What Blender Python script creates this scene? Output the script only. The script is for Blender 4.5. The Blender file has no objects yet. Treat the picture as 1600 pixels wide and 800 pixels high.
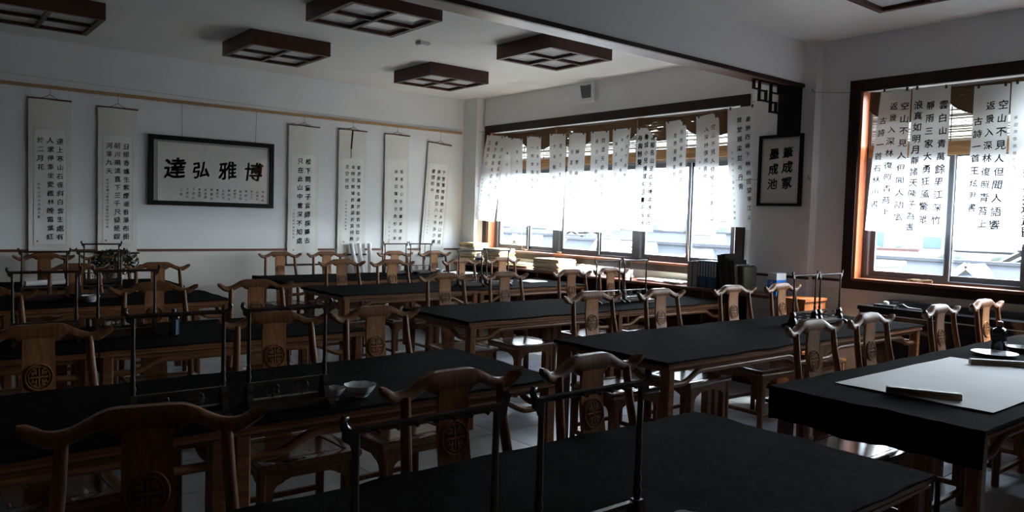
import bpy, math, random
from mathutils import Vector, Matrix, noise as mnoise
random.seed(11)
R = math.radians
scene = bpy.context.scene
col = scene.collection

# ------------------------------------------------------------------ camera
CAM_H = 1.6
YAW, PITCH, ROLL, FOC = 0.68296, 0.04962, 0.02870, 1200.2
def camera():
    fw = Vector((math.sin(YAW)*math.cos(PITCH), math.cos(YAW)*math.cos(PITCH), -math.sin(PITCH)))
    rt = Vector((math.cos(YAW), -math.sin(YAW), 0)); up = rt.cross(fw)
    r = rt*math.cos(ROLL)+up*math.sin(ROLL); u = -rt*math.sin(ROLL)+up*math.cos(ROLL)
    m = Matrix((r, u, -fw)).transposed().to_4x4(); m.translation = (0, 0, CAM_H)
    cd = bpy.data.cameras.new('camera'); cd.sensor_width = 36; cd.lens = FOC/1600*36
    cd.clip_start = .05; cd.clip_end = 2000
    o = bpy.data.objects.new('camera', cd); o.matrix_world = m; col.objects.link(o)
    scene.camera = o
camera()

# ------------------------------------------------------------------ sky, sun, exposure
SKY = 5.0
SUN = 8.0
EXPOSURE = 2.75
def sky():
    w = bpy.data.worlds.new('sky'); scene.world = w; w.use_nodes = True
    nt = w.node_tree; nt.nodes.clear()
    out = nt.nodes.new('ShaderNodeOutputWorld'); bg = nt.nodes.new('ShaderNodeBackground')
    tc = nt.nodes.new('ShaderNodeTexCoord'); sx = nt.nodes.new('ShaderNodeSeparateXYZ')
    ramp = nt.nodes.new('ShaderNodeValToRGB')
    nt.links.new(tc.outputs['Generated'], sx.inputs[0]); nt.links.new(sx.outputs['Z'], ramp.inputs[0])
    e = ramp.color_ramp.elements
    e[0].position = 0.0; e[0].color = (.91, .96, 1.0, 1)
    e[1].position = 0.75; e[1].color = (.52, .61, .75, 1)
    nt.links.new(ramp.outputs[0], bg.inputs[0]); bg.inputs[1].default_value = SKY
    nt.links.new(bg.outputs[0], out.inputs[0])
    sd = bpy.data.lights.new('sun', 'SUN'); sd.energy = SUN; sd.angle = R(20); sd.color = (1, .97, .92)
    so = bpy.data.objects.new('sun', sd); col.objects.link(so)
    az, el = R(-38), R(58)      # direction towards the sun: +X, turned to -Y
    d = Vector((math.cos(az)*math.cos(el), math.sin(az)*math.cos(el), math.sin(el)))
    so.rotation_euler = d.to_track_quat('Z', 'Y').to_euler()
    so.location = (20, -10, 20)
sky()
def portal(y0, y1, z0, z1):
    ld = bpy.data.lights.new('daylight_portal', 'AREA'); ld.shape = 'RECTANGLE'
    ld.size = y1-y0; ld.size_y = z1-z0; ld.cycles.is_portal = True
    o = bpy.data.objects.new('daylight_portal', ld); col.objects.link(o)
    o.location = (7.42, (y0+y1)/2, (z0+z1)/2)
    o.rotation_euler = (R(90), 0, R(90))      # emits towards -X
    return o
portal(4.95, 9.28, 1.1, 2.9); portal(1.0, 3.58, 1.1, 2.9)
vs = scene.view_settings
vs.view_transform = 'Standard'; vs.look = 'None'; vs.gamma = 1; vs.use_curve_mapping = False
vs.exposure = EXPOSURE
scene.display_settings.display_device = 'sRGB'
scene.cycles.max_bounces = 10; scene.cycles.diffuse_bounces = 6; scene.cycles.transparent_max_bounces = 12
scene.cycles.sample_clamp_indirect = 8

# ------------------------------------------------------------------ materials
def new_mat(name):
    m = bpy.data.materials.new(name); m.use_nodes = True
    return m, m.node_tree, m.node_tree.nodes['Principled BSDF']
def plain(name, c, rough=.6, spec=.4, var=.0, scale=8, bump=0, bscale=60, metal=0):
    m, nt, b = new_mat(name)
    b.inputs['Base Color'].default_value = (*c, 1); b.inputs['Roughness'].default_value = rough
    b.inputs['Specular IOR Level'].default_value = spec; b.inputs['Metallic'].default_value = metal
    tc = nt.nodes.new('ShaderNodeTexCoord')
    if var:
        n = nt.nodes.new('ShaderNodeTexNoise'); n.inputs['Scale'].default_value = scale; n.inputs['Detail'].default_value = 4
        nt.links.new(tc.outputs['Object'], n.inputs['Vector'])
        r = nt.nodes.new('ShaderNodeValToRGB'); nt.links.new(n.outputs['Fac'], r.inputs[0])
        e = r.color_ramp.elements; e[0].position = .3; e[1].position = .7
        e[0].color = (*[x*(1-var) for x in c], 1); e[1].color = (*[min(1, x*(1+var)) for x in c], 1)
        nt.links.new(r.outputs[0], b.inputs['Base Color'])
    if bump:
        n2 = nt.nodes.new('ShaderNodeTexNoise'); n2.inputs['Scale'].default_value = bscale; n2.inputs['Detail'].default_value = 5
        nt.links.new(tc.outputs['Object'], n2.inputs['Vector'])
        bp = nt.nodes.new('ShaderNodeBump'); bp.inputs['Strength'].default_value = bump; bp.inputs['Distance'].default_value = .01
        nt.links.new(n2.outputs['Fac'], bp.inputs['Height']); nt.links.new(bp.outputs[0], b.inputs['Normal'])
    return m
def wood(name, c1, c2, rough=.35, spec=.5, grain=(18, 18, 2.5)):
    m, nt, b = new_mat(name)
    tc = nt.nodes.new('ShaderNodeTexCoord'); mp = nt.nodes.new('ShaderNodeMapping')
    mp.inputs['Scale'].default_value = grain
    n = nt.nodes.new('ShaderNodeTexNoise'); n.inputs['Scale'].default_value = 3; n.inputs['Detail'].default_value = 6; n.inputs['Distortion'].default_value = .6
    r = nt.nodes.new('ShaderNodeValToRGB'); e = r.color_ramp.elements
    e[0].position = .32; e[1].position = .72; e[0].color = (*c1, 1); e[1].color = (*c2, 1)
    oi = nt.nodes.new('ShaderNodeObjectInfo'); mx = nt.nodes.new('ShaderNodeMixRGB'); mx.blend_type = 'MULTIPLY'
    mr = nt.nodes.new('ShaderNodeMapRange'); mr.inputs[3].default_value = .8; mr.inputs[4].default_value = 1.15
    nt.links.new(oi.outputs['Random'], mr.inputs[0]); mx.inputs[0].default_value = 1
    nt.links.new(tc.outputs['Object'], mp.inputs[0]); nt.links.new(mp.outputs[0], n.inputs['Vector'])
    nt.links.new(n.outputs['Fac'], r.inputs[0]); nt.links.new(r.outputs[0], mx.inputs[1]); nt.links.new(mr.outputs[0], mx.inputs[2])
    nt.links.new(mx.outputs[0], b.inputs['Base Color'])
    b.inputs['Roughness'].default_value = rough; b.inputs['Specular IOR Level'].default_value = spec
    return m
def thin_paper(name, c, trans=.45, var=.06, scale=3):
    m, nt, b = new_mat(name); nt.nodes.remove(b); out = nt.nodes['Material Output']
    d = nt.nodes.new('ShaderNodeBsdfDiffuse'); t = nt.nodes.new('ShaderNodeBsdfTranslucent'); mx = nt.nodes.new('ShaderNodeMixShader')
    tc = nt.nodes.new('ShaderNodeTexCoord'); n = nt.nodes.new('ShaderNodeTexNoise'); n.inputs['Scale'].default_value = scale; n.inputs['Detail'].default_value = 5
    r = nt.nodes.new('ShaderNodeValToRGB'); e = r.color_ramp.elements
    e[0].position = .3; e[1].position = .7; e[0].color = (*[x*(1-var) for x in c], 1); e[1].color = (*c, 1)
    nt.links.new(tc.outputs['Object'], n.inputs['Vector']); nt.links.new(n.outputs['Fac'], r.inputs[0])
    nt.links.new(r.outputs[0], d.inputs[0]); nt.links.new(r.outputs[0], t.inputs[0])
    mx.inputs[0].default_value = trans
    nt.links.new(d.outputs[0], mx.inputs[1]); nt.links.new(t.outputs[0], mx.inputs[2]); nt.links.new(mx.outputs[0], out.inputs[0])
    return m
def glass_mat(name, haze=.06, tint=(.93, .96, .97), refl=.05):
    m, nt, b = new_mat(name); nt.nodes.remove(b); out = nt.nodes['Material Output']
    tr = nt.nodes.new('ShaderNodeBsdfTransparent'); tr.inputs[0].default_value = (*tint, 1)
    tl = nt.nodes.new('ShaderNodeBsdfTranslucent'); tl.inputs[0].default_value = (.9, .93, .95, 1)
    gl = nt.nodes.new('ShaderNodeBsdfGlossy'); gl.inputs['Roughness'].default_value = .02
    a = nt.nodes.new('ShaderNodeMixShader'); a.inputs[0].default_value = haze  # translucent share veils the view like outdoor haze
    c = nt.nodes.new('ShaderNodeMixShader'); c.inputs[0].default_value = refl
    nt.links.new(tr.outputs[0], a.inputs[1]); nt.links.new(tl.outputs[0], a.inputs[2])
    nt.links.new(a.outputs[0], c.inputs[1]); nt.links.new(gl.outputs[0], c.inputs[2]); nt.links.new(c.outputs[0], out.inputs[0])
    return m
def worn_valance(name):
    m, nt, b = new_mat(name); out = nt.nodes['Material Output']
    tc = nt.nodes.new('ShaderNodeTexCoord'); mp = nt.nodes.new('ShaderNodeMapping'); mp.inputs['Scale'].default_value = (1, 2.2, 46)
    n = nt.nodes.new('ShaderNodeTexNoise'); n.inputs['Scale'].default_value = 1.6; n.inputs['Detail'].default_value = 5
    n3 = nt.nodes.new('ShaderNodeTexNoise'); n3.inputs['Scale'].default_value = 1.5; n3.inputs['Detail'].default_value = 1
    mul = nt.nodes.new('ShaderNodeMath'); mul.operation = 'MULTIPLY'
    gt = nt.nodes.new('ShaderNodeMath'); gt.operation = 'GREATER_THAN'; gt.inputs[1].default_value = .345
    wv = nt.nodes.new('ShaderNodeTexWave'); wv.bands_direction = 'Z'; wv.inputs['Scale'].default_value = 45; wv.inputs['Distortion'].default_value = .8
    r = nt.nodes.new('ShaderNodeValToRGB'); e = r.color_ramp.elements; e[0].color = (.085, .042, .018, 1); e[1].color = (.17, .088, .036, 1)
    tr = nt.nodes.new('ShaderNodeBsdfTransparent'); mx = nt.nodes.new('ShaderNodeMixShader')
    tl = nt.nodes.new('ShaderNodeBsdfTranslucent'); m2 = nt.nodes.new('ShaderNodeMixShader'); m2.inputs[0].default_value = .12
    L = nt.links.new
    L(tc.outputs['Object'], mp.inputs[0]); L(mp.outputs[0], n.inputs['Vector']); L(tc.outputs['Object'], n3.inputs['Vector'])
    L(n.outputs['Fac'], mul.inputs[0]); L(n3.outputs['Fac'], mul.inputs[1]); L(mul.outputs[0], gt.inputs[0])
    L(tc.outputs['Object'], wv.inputs['Vector']); L(wv.outputs['Fac'], r.inputs[0]); L(r.outputs[0], b.inputs['Base Color']); L(r.outputs[0], tl.inputs[0])
    b.inputs['Roughness'].default_value = .8
    L(b.outputs[0], m2.inputs[1]); L(tl.outputs[0], m2.inputs[2])
    L(gt.outputs[0], mx.inputs[0]); L(m2.outputs[0], mx.inputs[1]); L(tr.outputs[0], mx.inputs[2]); L(mx.outputs[0], out.inputs[0])
    return m

M = dict(
    wall=plain('white_wall_paint', (.80, .81, .82), .75, .25, .03, 2, .08, 90),
    wainscot=plain('cream_wall_paint', (.74, .72, .66), .6, .3, .04, 2, .05, 80),
    ceiling=plain('ceiling_paint', (.80, .80, .78), .85, .2, .03, 1.5, .05, 80),
    tile=plain('grey_floor_tile', (.42, .45, .48), .32, .5, .14, 5, .03, 30),
    grout=plain('tile_grout', (.12, .12, .12), .9, .1, .1),
    wood=wood('dark_rosewood', (.105, .038, .014), (.235, .100, .040), .42, .22),
    seat=wood('varnished_seat', (.085, .035, .016), (.17, .075, .035), .2, .6, (18, 2.5, 18)),
    carving=wood('dark_carving_ground', (.07, .028, .012), (.13, .056, .026), .5, .2),
    splat=wood('splat_wood', (.21, .090, .036), (.37, .175, .074), .44, .22),
    table=wood('table_wood', (.105, .040, .015), (.24, .10, .040), .38, .36, (2.5, 18, 18)),
    rack=wood('rack_wood', (.018, .010, .007), (.045, .022, .014), .38, .5),
    casing=wood('dark_casing', (.014, .006, .004), (.030, .012, .008), .45, .3, (3, 3, 3)),
    jamb=wood('orange_jamb', (.42, .10, .035), (.52, .15, .055), .45, .4, (6, 6, 2)),
    bench=wood('red_brown_bench', (.11, .035, .018), (.19, .062, .030), .3, .5, (18, 2.5, 18)),
    orange_wood=wood('orange_wood', (.33, .10, .03), (.43, .15, .05), .45, .4),
    fixture=wood('fixture_wood', (.042, .011, .006), (.078, .022, .011), .4, .4, (4, 4, 4)),
    pine=wood('pine_batten', (.42, .26, .12), (.56, .37, .19), .6, .3, (2, 14, 14)),
    dado=plain('dado_brown', (.14, .042, .024), .5, .4, .15),
    felt=plain('black_felt', (.0085, .0079, .0074), .98, .02, .35, 25, .5, 220),
    alum=plain('dark_aluminium', (.055, .062, .072), .4, .5, .08, 6),
    alum_light=plain('brushed_aluminium_track', (.42, .46, .50), .35, .5, .05),
    glass=glass_mat('haze_veil_window_glass', .006), pglass=glass_mat('picture_glass', .0, (.97, .97, .97), .035),  # window panes carry the outdoor haze as a pale veil
    paper=thin_paper('xuan_paper', (.86, .87, .86), .5), paperflat=plain('white_paper', (.80, .80, .79), .85, .2, .03, 4),
    scrollcloth=plain('scroll_mount', (.76, .75, .70), .85, .2, .03, 12, .06, 150),
    scrollpaper=plain('scroll_paper', (.82, .81, .77), .85, .2, .04, 6),
    greymount=plain('grey_mount', (.50, .50, .48), .85, .2, .04, 8),
    ink=plain('black_ink', (.012, .012, .014), .8, .2, .1), softink=plain('pale_ink', (.05, .05, .055), .85, .2, .2),
    seal=plain('red_seal', (.42, .05, .04), .8, .2, .1),
    frame=plain('black_frame', (.008, .0075, .0075), .55, .2, .1), cord=plain('dark_cord', (.05, .045, .04), .9, .1, .1),
    slat=thin_paper('bamboo_slat', (.55, .50, .41), .24, .2, 30), blindrail=wood('bamboo_rail', (.26, .13, .05), (.42, .23, .10), .6, .3, (3, 2, 20)),
    valance=worn_valance('worn_bamboo_valance'),
    yellow=plain('old_yellow_paper', (.62, .49, .27), .9, .15, .22, 9, .1, 40), cream=plain('cream_paper', (.76, .70, .56), .9, .15, .12, 9, .1, 40),
    white=plain('white_plastic', (.72, .73, .73), .4, .5, .03), dark=plain('dark_plastic', (.03, .032, .036), .4, .5, .1),
    black=plain('black_lacquer', (.012, .013, .016), .16, .5, .1), grille=plain('grey_grille', (.08, .085, .09), .7, .3, .1),
    diffuser=plain('milky_acrylic', (.82, .83, .83), .08, .6, .04, 3),
    porcelain=plain('white_porcelain', (.70, .73, .75), .15, .6, .05, 10), blue_glaze=plain('blue_glaze', (.06, .12, .32), .2, .6, .3, 20),
    blue=plain('blue_binder', (.03, .09, .22), .45, .4, .1), bluebox=plain('bright_blue_box', (.02, .19, .62), .45, .4, .06), navy=plain('navy_cover', (.015, .03, .07), .45, .4, .1),
    greycard=plain('grey_card', (.30, .28, .26), .7, .3, .08), bookdark=plain('black_book_cover', (.022, .021, .02), .4, .5, .15), page=plain('book_pages', (.62, .60, .54), .9, .1, .08, 40),
    olive=plain('olive_cover', (.17, .165, .11), .6, .3, .1), label=plain('spine_label', (.40, .45, .52), .6, .3, .08),
    ruler=wood('paperweight_wood', (.12, .085, .05), (.22, .16, .10), .5, .4, (2, 16, 16)),
    inkbottle=plain('dark_ink_bottle', (.012, .014, .02), .12, .6, .1), redcap=plain('red_brown_cap', (.16, .04, .03), .4, .5, .1), bluehighlight=plain('painted_blue_highlight', (.22, .36, .48), .5, .4, .15, 40),
    leaf=plain('dark_leaf', (.014, .022, .012), .3, .5, .4, 30), pot=plain('cream_wrap', (.58, .52, .42), .8, .2, .15, 12), soil=plain('bark', (.05, .035, .022), .9, .2, .3, 20),
    twine=plain('twine', (.30, .20, .12), .9, .1, .2, 30), bristle=plain('brush_hair', (.05, .04, .035), .8, .2, .2), bamboo=plain('brush_bamboo', (.20, .12, .06), .5, .4, .2),
    roof=plain('slate_roof', (.014, .0165, .0215), .75, .2, .12, 2), roof_red=plain('red_roof', (.06, .026, .021), .8, .2, .15, 2), hwall=plain('house_render', (.12, .115, .11), .85, .2, .06, 1), htrim=plain('white_trim', (.26, .26, .27), .7, .3, .03),
    hglass=plain('blue_curtain_wall', (.014, .042, .08), .2, .6, .15, .3), tree=plain('tree_leaves', (.014, .020, .012), .8, .2, .4, 1.5), trunk=plain('tree_bark', (.09, .065, .045), .9, .1, .2), ground=plain('ground', (.03, .033, .032), .9, .1, .2, .05), hill=plain('hill_forest', (.020, .029, .038), .95, .1, .15, .02),
)

# ------------------------------------------------------------------ mesh builder
class MB:
    def __init__(s): s.v = []; s.f = []
    def add(s, vs, fs):
        n = len(s.v); s.v += [tuple(p) for p in vs]; s.f += [tuple(i+n for i in f) for f in fs]; return s
    def box(s, x0, x1, y0, y1, z0, z1, m=None):
        vs = [Vector((x, y, z)) for z in (z0, z1) for y in (y0, y1) for x in (x0, x1)]
        if m: vs = [m @ p for p in vs]
        return s.add(vs, [(0, 2, 3, 1), (4, 5, 7, 6), (0, 1, 5, 4), (2, 6, 7, 3), (0, 4, 6, 2), (1, 3, 7, 5)])
    def bar(s, a, b, w, h, up=(0, 0, 1)):
        a, b = Vector(a), Vector(b); d = (b-a).normalized(); u = Vector(up)
        if abs(d.dot(u)) > .99: u = Vector((0, 1, 0))
        r = d.cross(u).normalized(); u = r.cross(d)
        vs = [p+r*i*w/2+u*j*h/2 for p in (a, b) for j in (-1, 1) for i in (-1, 1)]
        return s.add(vs, [(0, 1, 3, 2), (4, 6, 7, 5), (0, 4, 5, 1), (2, 3, 7, 6), (0, 2, 6, 4), (1, 5, 7, 3)])
    def loft(s, rings, cap=True):
        n = len(rings[0]); vs = [p for r in rings for p in r]; fs = []
        for i in range(len(rings)-1):
            for j in range(n):
                k = (j+1) % n; fs.append((i*n+j, i*n+k, (i+1)*n+k, (i+1)*n+j))
        if cap: fs += [tuple(range(n-1, -1, -1)), tuple(range((len(rings)-1)*n, len(rings)*n))]
        return s.add(vs, fs)
    def tube(s, pts, r, n=8, cap=True):
        pts = [Vector(p) for p in pts]; rs = r if isinstance(r, (list, tuple)) else [r]*len(pts); rings = []; prev = None
        for i, p in enumerate(pts):
            d = (pts[min(i+1, len(pts)-1)]-pts[max(i-1, 0)]).normalized()
            if prev is None:
                u = Vector((0, 0, 1)) if abs(d.z) < .9 else Vector((0, 1, 0)); a = d.cross(u).normalized()
            else:
                a = (prev-d*prev.dot(d)).normalized()
            prev = a; b = d.cross(a)
            rings.append([p+(a*math.cos(2*math.pi*(k+.5)/n)+b*math.sin(2*math.pi*(k+.5)/n))*rs[i] for k in range(n)])
        return s.loft(rings, cap)
    def lathe(s, prof, n=12, c=(0, 0, 0), cap=True):
        c = Vector(c)
        return s.loft([[c+Vector((r*math.cos(2*math.pi*k/n), r*math.sin(2*math.pi*k/n), z)) for k in range(n)] for r, z in prof], cap)
    def prism(s, poly, t0, t1, fn):
        n = len(poly); vs = [fn(a, b, t0) for a, b in poly]+[fn(a, b, t1) for a, b in poly]
        fs = [tuple(range(n-1, -1, -1)), tuple(range(n, 2*n))]+[(i, (i+1) % n, n+(i+1) % n, n+i) for i in range(n)]
        return s.add(vs, fs)
    def surf(s, fn, nu, nv):
        vs = [fn(i/nu, j/nv) for j in range(nv+1) for i in range(nu+1)]
        return s.add(vs, [(j*(nu+1)+i, j*(nu+1)+i+1, (j+1)*(nu+1)+i+1, (j+1)*(nu+1)+i) for j in range(nv) for i in range(nu)])
    def mesh(s, name, mat, smooth=None):
        me = bpy.data.meshes.new(name); me.from_pydata([tuple(p) for p in s.v], [], s.f)
        if mat is not None: me.materials.append(M[mat] if isinstance(mat, str) else mat)
        if smooth:
            me.polygons.foreach_set('use_smooth', [True]*len(me.polygons)); me.set_sharp_from_angle(angle=R(smooth))
        me.update(); return me
XZ = lambda a, b, t: Vector((a, t, b))
YZ = lambda a, b, t: Vector((t, a, b))
XY = lambda a, b, t: Vector((a, b, t))

def put(name, mb, mat, parent=None, loc=None, rz=0, smooth=None, label=None, kind=None, rot=None):
    me = mb.mesh(name, mat, smooth) if isinstance(mb, MB) else mb
    o = bpy.data.objects.new(name, me); col.objects.link(o)
    if parent: o.parent = parent
    if loc is not None: o.location = loc
    if rz: o.rotation_euler = (0, 0, rz)
    if rot: o.rotation_euler = rot
    if label: o['label'] = label
    if kind: o['kind'] = kind
    return o
def tag(o, label, cat, group=None):
    o['label'] = label; o['category'] = cat
    if group: o['group'] = group
    return o
def thing(name, label, cat, loc=(0, 0, 0), rz=0, group=None):
    o = bpy.data.objects.new(name, None); o.empty_display_size = .1; col.objects.link(o)
    o.location = loc; o.rotation_euler = (0, 0, rz)
    return tag(o, label, cat, group)
def struct(name, mb=None, mat=None, parent=None, **k):
    if mb is None:
        o = bpy.data.objects.new(name, None); col.objects.link(o)
    else: o = put(name, mb, mat, parent, **k)
    if not parent: o['kind'] = 'structure'
    return o
def dup(root, loc, rz=0, parent=None):
    r = root.copy(); col.objects.link(r)
    if parent is None: r.location = loc; r.rotation_euler = (0, 0, rz)
    else: r.parent = parent
    for ch in root.children: dup(ch, None, 0, r)
    return r
def copies(proto, spots):          # spots: (loc, rz, label); the first one moves the prototype itself
    out = []
    for i, (loc, rz, lab) in enumerate(spots):
        o = proto if i == 0 else dup(proto, loc, rz)
        out.append(o)
    for o, (loc, rz, lab) in zip(out, spots):
        o.location = loc; o.rotation_euler = (0, 0, rz); o['label'] = lab
    return out

# ------------------------------------------------------------------ calligraphy glyphs (built-in font)
_gl = {}; _gc = None
def glyph(ch):
    global _gc
    k = ch
    if k not in _gl:
        if _gc is None:
            c = bpy.data.curves.new('glyph', 'FONT'); o = bpy.data.objects.new('glyph', c); col.objects.link(o); _gc = (c, o); c.resolution_u = 2
        c, o = _gc; c.body = ch
        bpy.context.view_layer.update()
        me = bpy.data.meshes.new_from_object(o.evaluated_get(bpy.context.evaluated_depsgraph_get()))
        _gl[k] = ([(v.co.x-.5, v.co.y-.38) for v in me.vertices], [tuple(p.vertices) for p in me.polygons])
        bpy.data.meshes.remove(me)
    return _gl[k]
def write(mb, cols, fn, bold=.012, jit=1.0):
    """cols: (u, v_top, v_bottom, size, text[, bold]); fn(u, v) -> 3D; v runs upward"""
    for c in cols:
        u, v0, v1, size, text = c[:5]; bd = c[5] if len(c) > 5 else bold
        n = len(text)
        for i, ch in enumerate(text):
            if ch == ' ': continue
            vs, fs = glyph(ch)
            cu = u+random.uniform(-.05, .05)*size*jit; cv = v0+(v1-v0)*(i+.5)/n+random.uniform(-.04, .04)*size
            a = R(random.uniform(-4, 4))*jit; s = size*random.uniform(.92, 1.08); sh = .10*jit
            vs = [(x+random.uniform(-.016, .016)*jit, y+random.uniform(-.016, .016)*jit) for x, y in vs]
            for ox, oy in (((0, 0),) if bd <= 0 else ((-bd, -bd*.6), (bd, bd*.6), (0, bd), (bd*.5, -bd))):   # thicker strokes by overlaid stamps
                out = []
                for x, y in vs:
                    x += ox; y += oy
                    y2 = y+sh*x; x2 = x+.02*math.sin(y*6+i)*jit     # brush characters rise to the right
                    out.append(fn(cu+s*(x2*math.cos(a)-y2*math.sin(a)), cv+s*(x2*math.sin(a)+y2*math.cos(a))))
                mb.add(out, fs)
    return mb

# ================================================================== THE ROOM
WX, BY, CH = 7.1, 9.82, 3.4          # window wall, back wall, ceiling
LX, FY = -3.6, -3.2                  # walls behind and left of the viewer
FLOOR = struct('floor', MB().box(LX, WX+.3, FY, BY+.25, -.2, -.012), 'grout')
tm = MB(); g = .0025; ts = .6
tm.loft([[Vector((x*(ts/2-g-e), y*(ts/2-g-e), z)) for x, y in ((-1, -1), (1, -1), (1, 1), (-1, 1))] for e, z in ((0, -.012), (0, -.002), (.002, 0))])
tmesh = tm.mesh('tile', 'tile')
for i in range(12):
    for j in range(16):
        cx, cy = WX-.3-i*ts, BY-.3-j*ts
        if cx < .06*cy-.35: continue
        put('tile', tmesh, None, FLOOR, loc=(cx, cy, random.uniform(-.0006, .0)))
put('tile_field', MB().box(LX, WX-12*ts+.0, FY, BY, -.012, -.001).box(WX-12*ts, WX, FY, BY-16*ts, -.012, -.001), 'tile', FLOOR)

struct('ceiling', MB().box(LX, WX+.3, FY, BY+.25, CH, CH+.2), 'ceiling')
wb = struct('wall_back', MB().box(LX, WX+.3, BY, BY+.25, 0, CH), 'wall')
put('wainscot', MB().box(LX, 6.95, BY-.006, BY, 0, 1.08), 'wainscot', wb)
struct('wall_left', MB().box(LX-.2, LX, FY, BY+.25, 0, CH), 'table')  # unseen wall, dark wood put in to cut bounced light
struct('wall_front', MB().box(LX, WX+.3, FY-.2, FY, 0, CH), 'table')  # also out of view, made dark so less light bounces back
W1 = (4.90, 9.33); W2 = (1.0, 3.60); WZ = (1.10, 2.90)     # openings
ww = MB()
for a, b in ((FY, W2[0]), (W2[1], W1[0]), (W1[1], BY+.25)): ww.box(WX, WX+.3, a, b, 0, CH)
for a, b in (W1, W2): ww.box(WX, WX+.3, a, b, 0, WZ[0]).box(WX, WX+.3, a, b, WZ[1], CH)
wr = struct('wall_right', ww, 'wall')
put('wainscot', MB().box(WX-.006, WX, FY, 4.0, 0, 1.02).box(WX-.006, WX, 4.66, 9.5, 0, 1.02), 'wainscot', wr)
struct('wall_corner', MB().box(6.95, WX, 9.48, BY, 0, CH), 'wall')       # pipe chase in the corner
struct('pillar', MB().box(6.985, WX, 4.0, 4.66, 0, CH), 'wall')
struct('ceiling_beam', MB().box(LX, 6.985, 4.13, 4.36, 2.985, CH), 'wall')
struct('trim_1', MB().box(LX, 6.985, 4.115, 4.145, 2.955, 2.99), 'casing')
struct('trim_2', MB().box(LX, 6.985, 4.145, 4.362, 2.972, 2.985), 'bench')
struct('trim_3', MB().box(LX, 6.95, BY-.022, BY, 1.078, 1.106), 'dado')
struct('trim_4', MB().box(WX-.02, WX, 3.70, 4.0, 1.08, 1.105).box(6.965, 6.985, 3.98, 4.66, 1.08, 1.105).box(WX-.02, WX, 4.66, 4.8, 1.08, 1.105), 'casing')
# bamboo-coloured hanging batten along the back wall
pr = tag(put('picture_rail', MB().box(LX, 6.9, BY-.03, BY, 2.865, 2.9), 'pine'), 'pale pine batten the calligraphy scrolls hang from', 'picture rail')

def window(name, y0, y1, casing_y, bays, near_open=False):
    root = struct(name)
    c0, c1 = casing_y
    put('casing', MB().box(WX-.03, WX, c0, c1, 2.87, 2.98).box(WX-.03, WX, c0, c1, 1.02, 1.115)
        .box(WX-.03, WX, c1-.1, c1, 1.115, 2.87).box(WX-.03, WX, c0, c0+.1, 1.115, 2.87), 'casing', root)
    put('jamb', MB().box(WX-.005, WX+.12, y1-.02, y1, WZ[0], WZ[1]), 'jamb', root)
    put('jamb', MB().box(WX-.005, WX+.12, y0, y0+.02, WZ[0], WZ[1]), 'jamb', root)
    put('sill_board', MB().box(WX-.05, WX+.12, y0+.02, y1-.02, 1.10, 1.125), 'bench', root)
    put('head_board', MB().box(WX-.005, WX+.12, y0+.02, y1-.02, 2.875, 2.90), 'wall', root)
    fx0, fx1 = WX+.12, WX+.21
    fr = put('outer_frame', MB().box(fx0, fx1, y0, y1, 1.10, 1.15).box(fx0, fx1, y0, y1, 2.85, 2.90)
             .box(fx0, fx1, y1-.06, y1, 1.15, 2.85).box(fx0, fx1, y0, y0+.06, 1.15, 2.85), 'alum', root)
    put('track', MB().box(fx0+.02, fx0+.045, y1-.085, y1-.06, 1.15, 2.3), 'alum_light', fr)
    put('transom', MB().box(fx0, fx1, y0, y1, 2.30, 2.365), 'alum', root)
    for k, (a, b) in enumerate(bays):
        if k: 
            put('mullion', MB().box(fx0-.01, fx1, b-.01, b+.115, 1.10, 2.90), 'alum', root)
        # two sliding sashes and two top lights per bay
        mid = (a+b)/2
        for q, (s0, s1, xo) in enumerate(((a+.09, mid+.035, .055), (mid-.035, b-.02, .02))):
            sx0, sx1 = fx0+xo, fx0+xo+.03; t = .05
            sm = MB().box(sx0, sx1, s0, s1, 1.15, 1.15+t).box(sx0, sx1, s0, s1, 2.30-t, 2.30)
            sm.box(sx0, sx1, s0, s0+t, 1.15+t, 2.30-t).box(sx0, sx1, s1-t, s1, 1.15+t, 2.30-t)
            sash = put('sash', sm, 'alum', root)
            put('pane', MB().box(sx0+.012, sx0+.017, s0+t, s1-t, 1.15+t, 2.30-t), 'glass', sash)
            put('weather_strip', MB().box(sx0-.002, sx1+.002, (s0 if q else s1-.012), (s0+.012 if q else s1), 1.15, 2.30), 'alum_light', sash)
            put('pane', MB().box(fx0+.04, fx0+.045, s0, s1, 2.365, 2.85), 'glass', root)
    return root
window('window_1', 4.90, 9.33, (4.80, 9.43), [(7.86, 9.27), (6.38, 7.86), (4.96, 6.38)])
window('window_2', 1.0, 3.60, (.90, 3.70), [(2.13, 3.54), (1.06, 2.13)])

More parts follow.
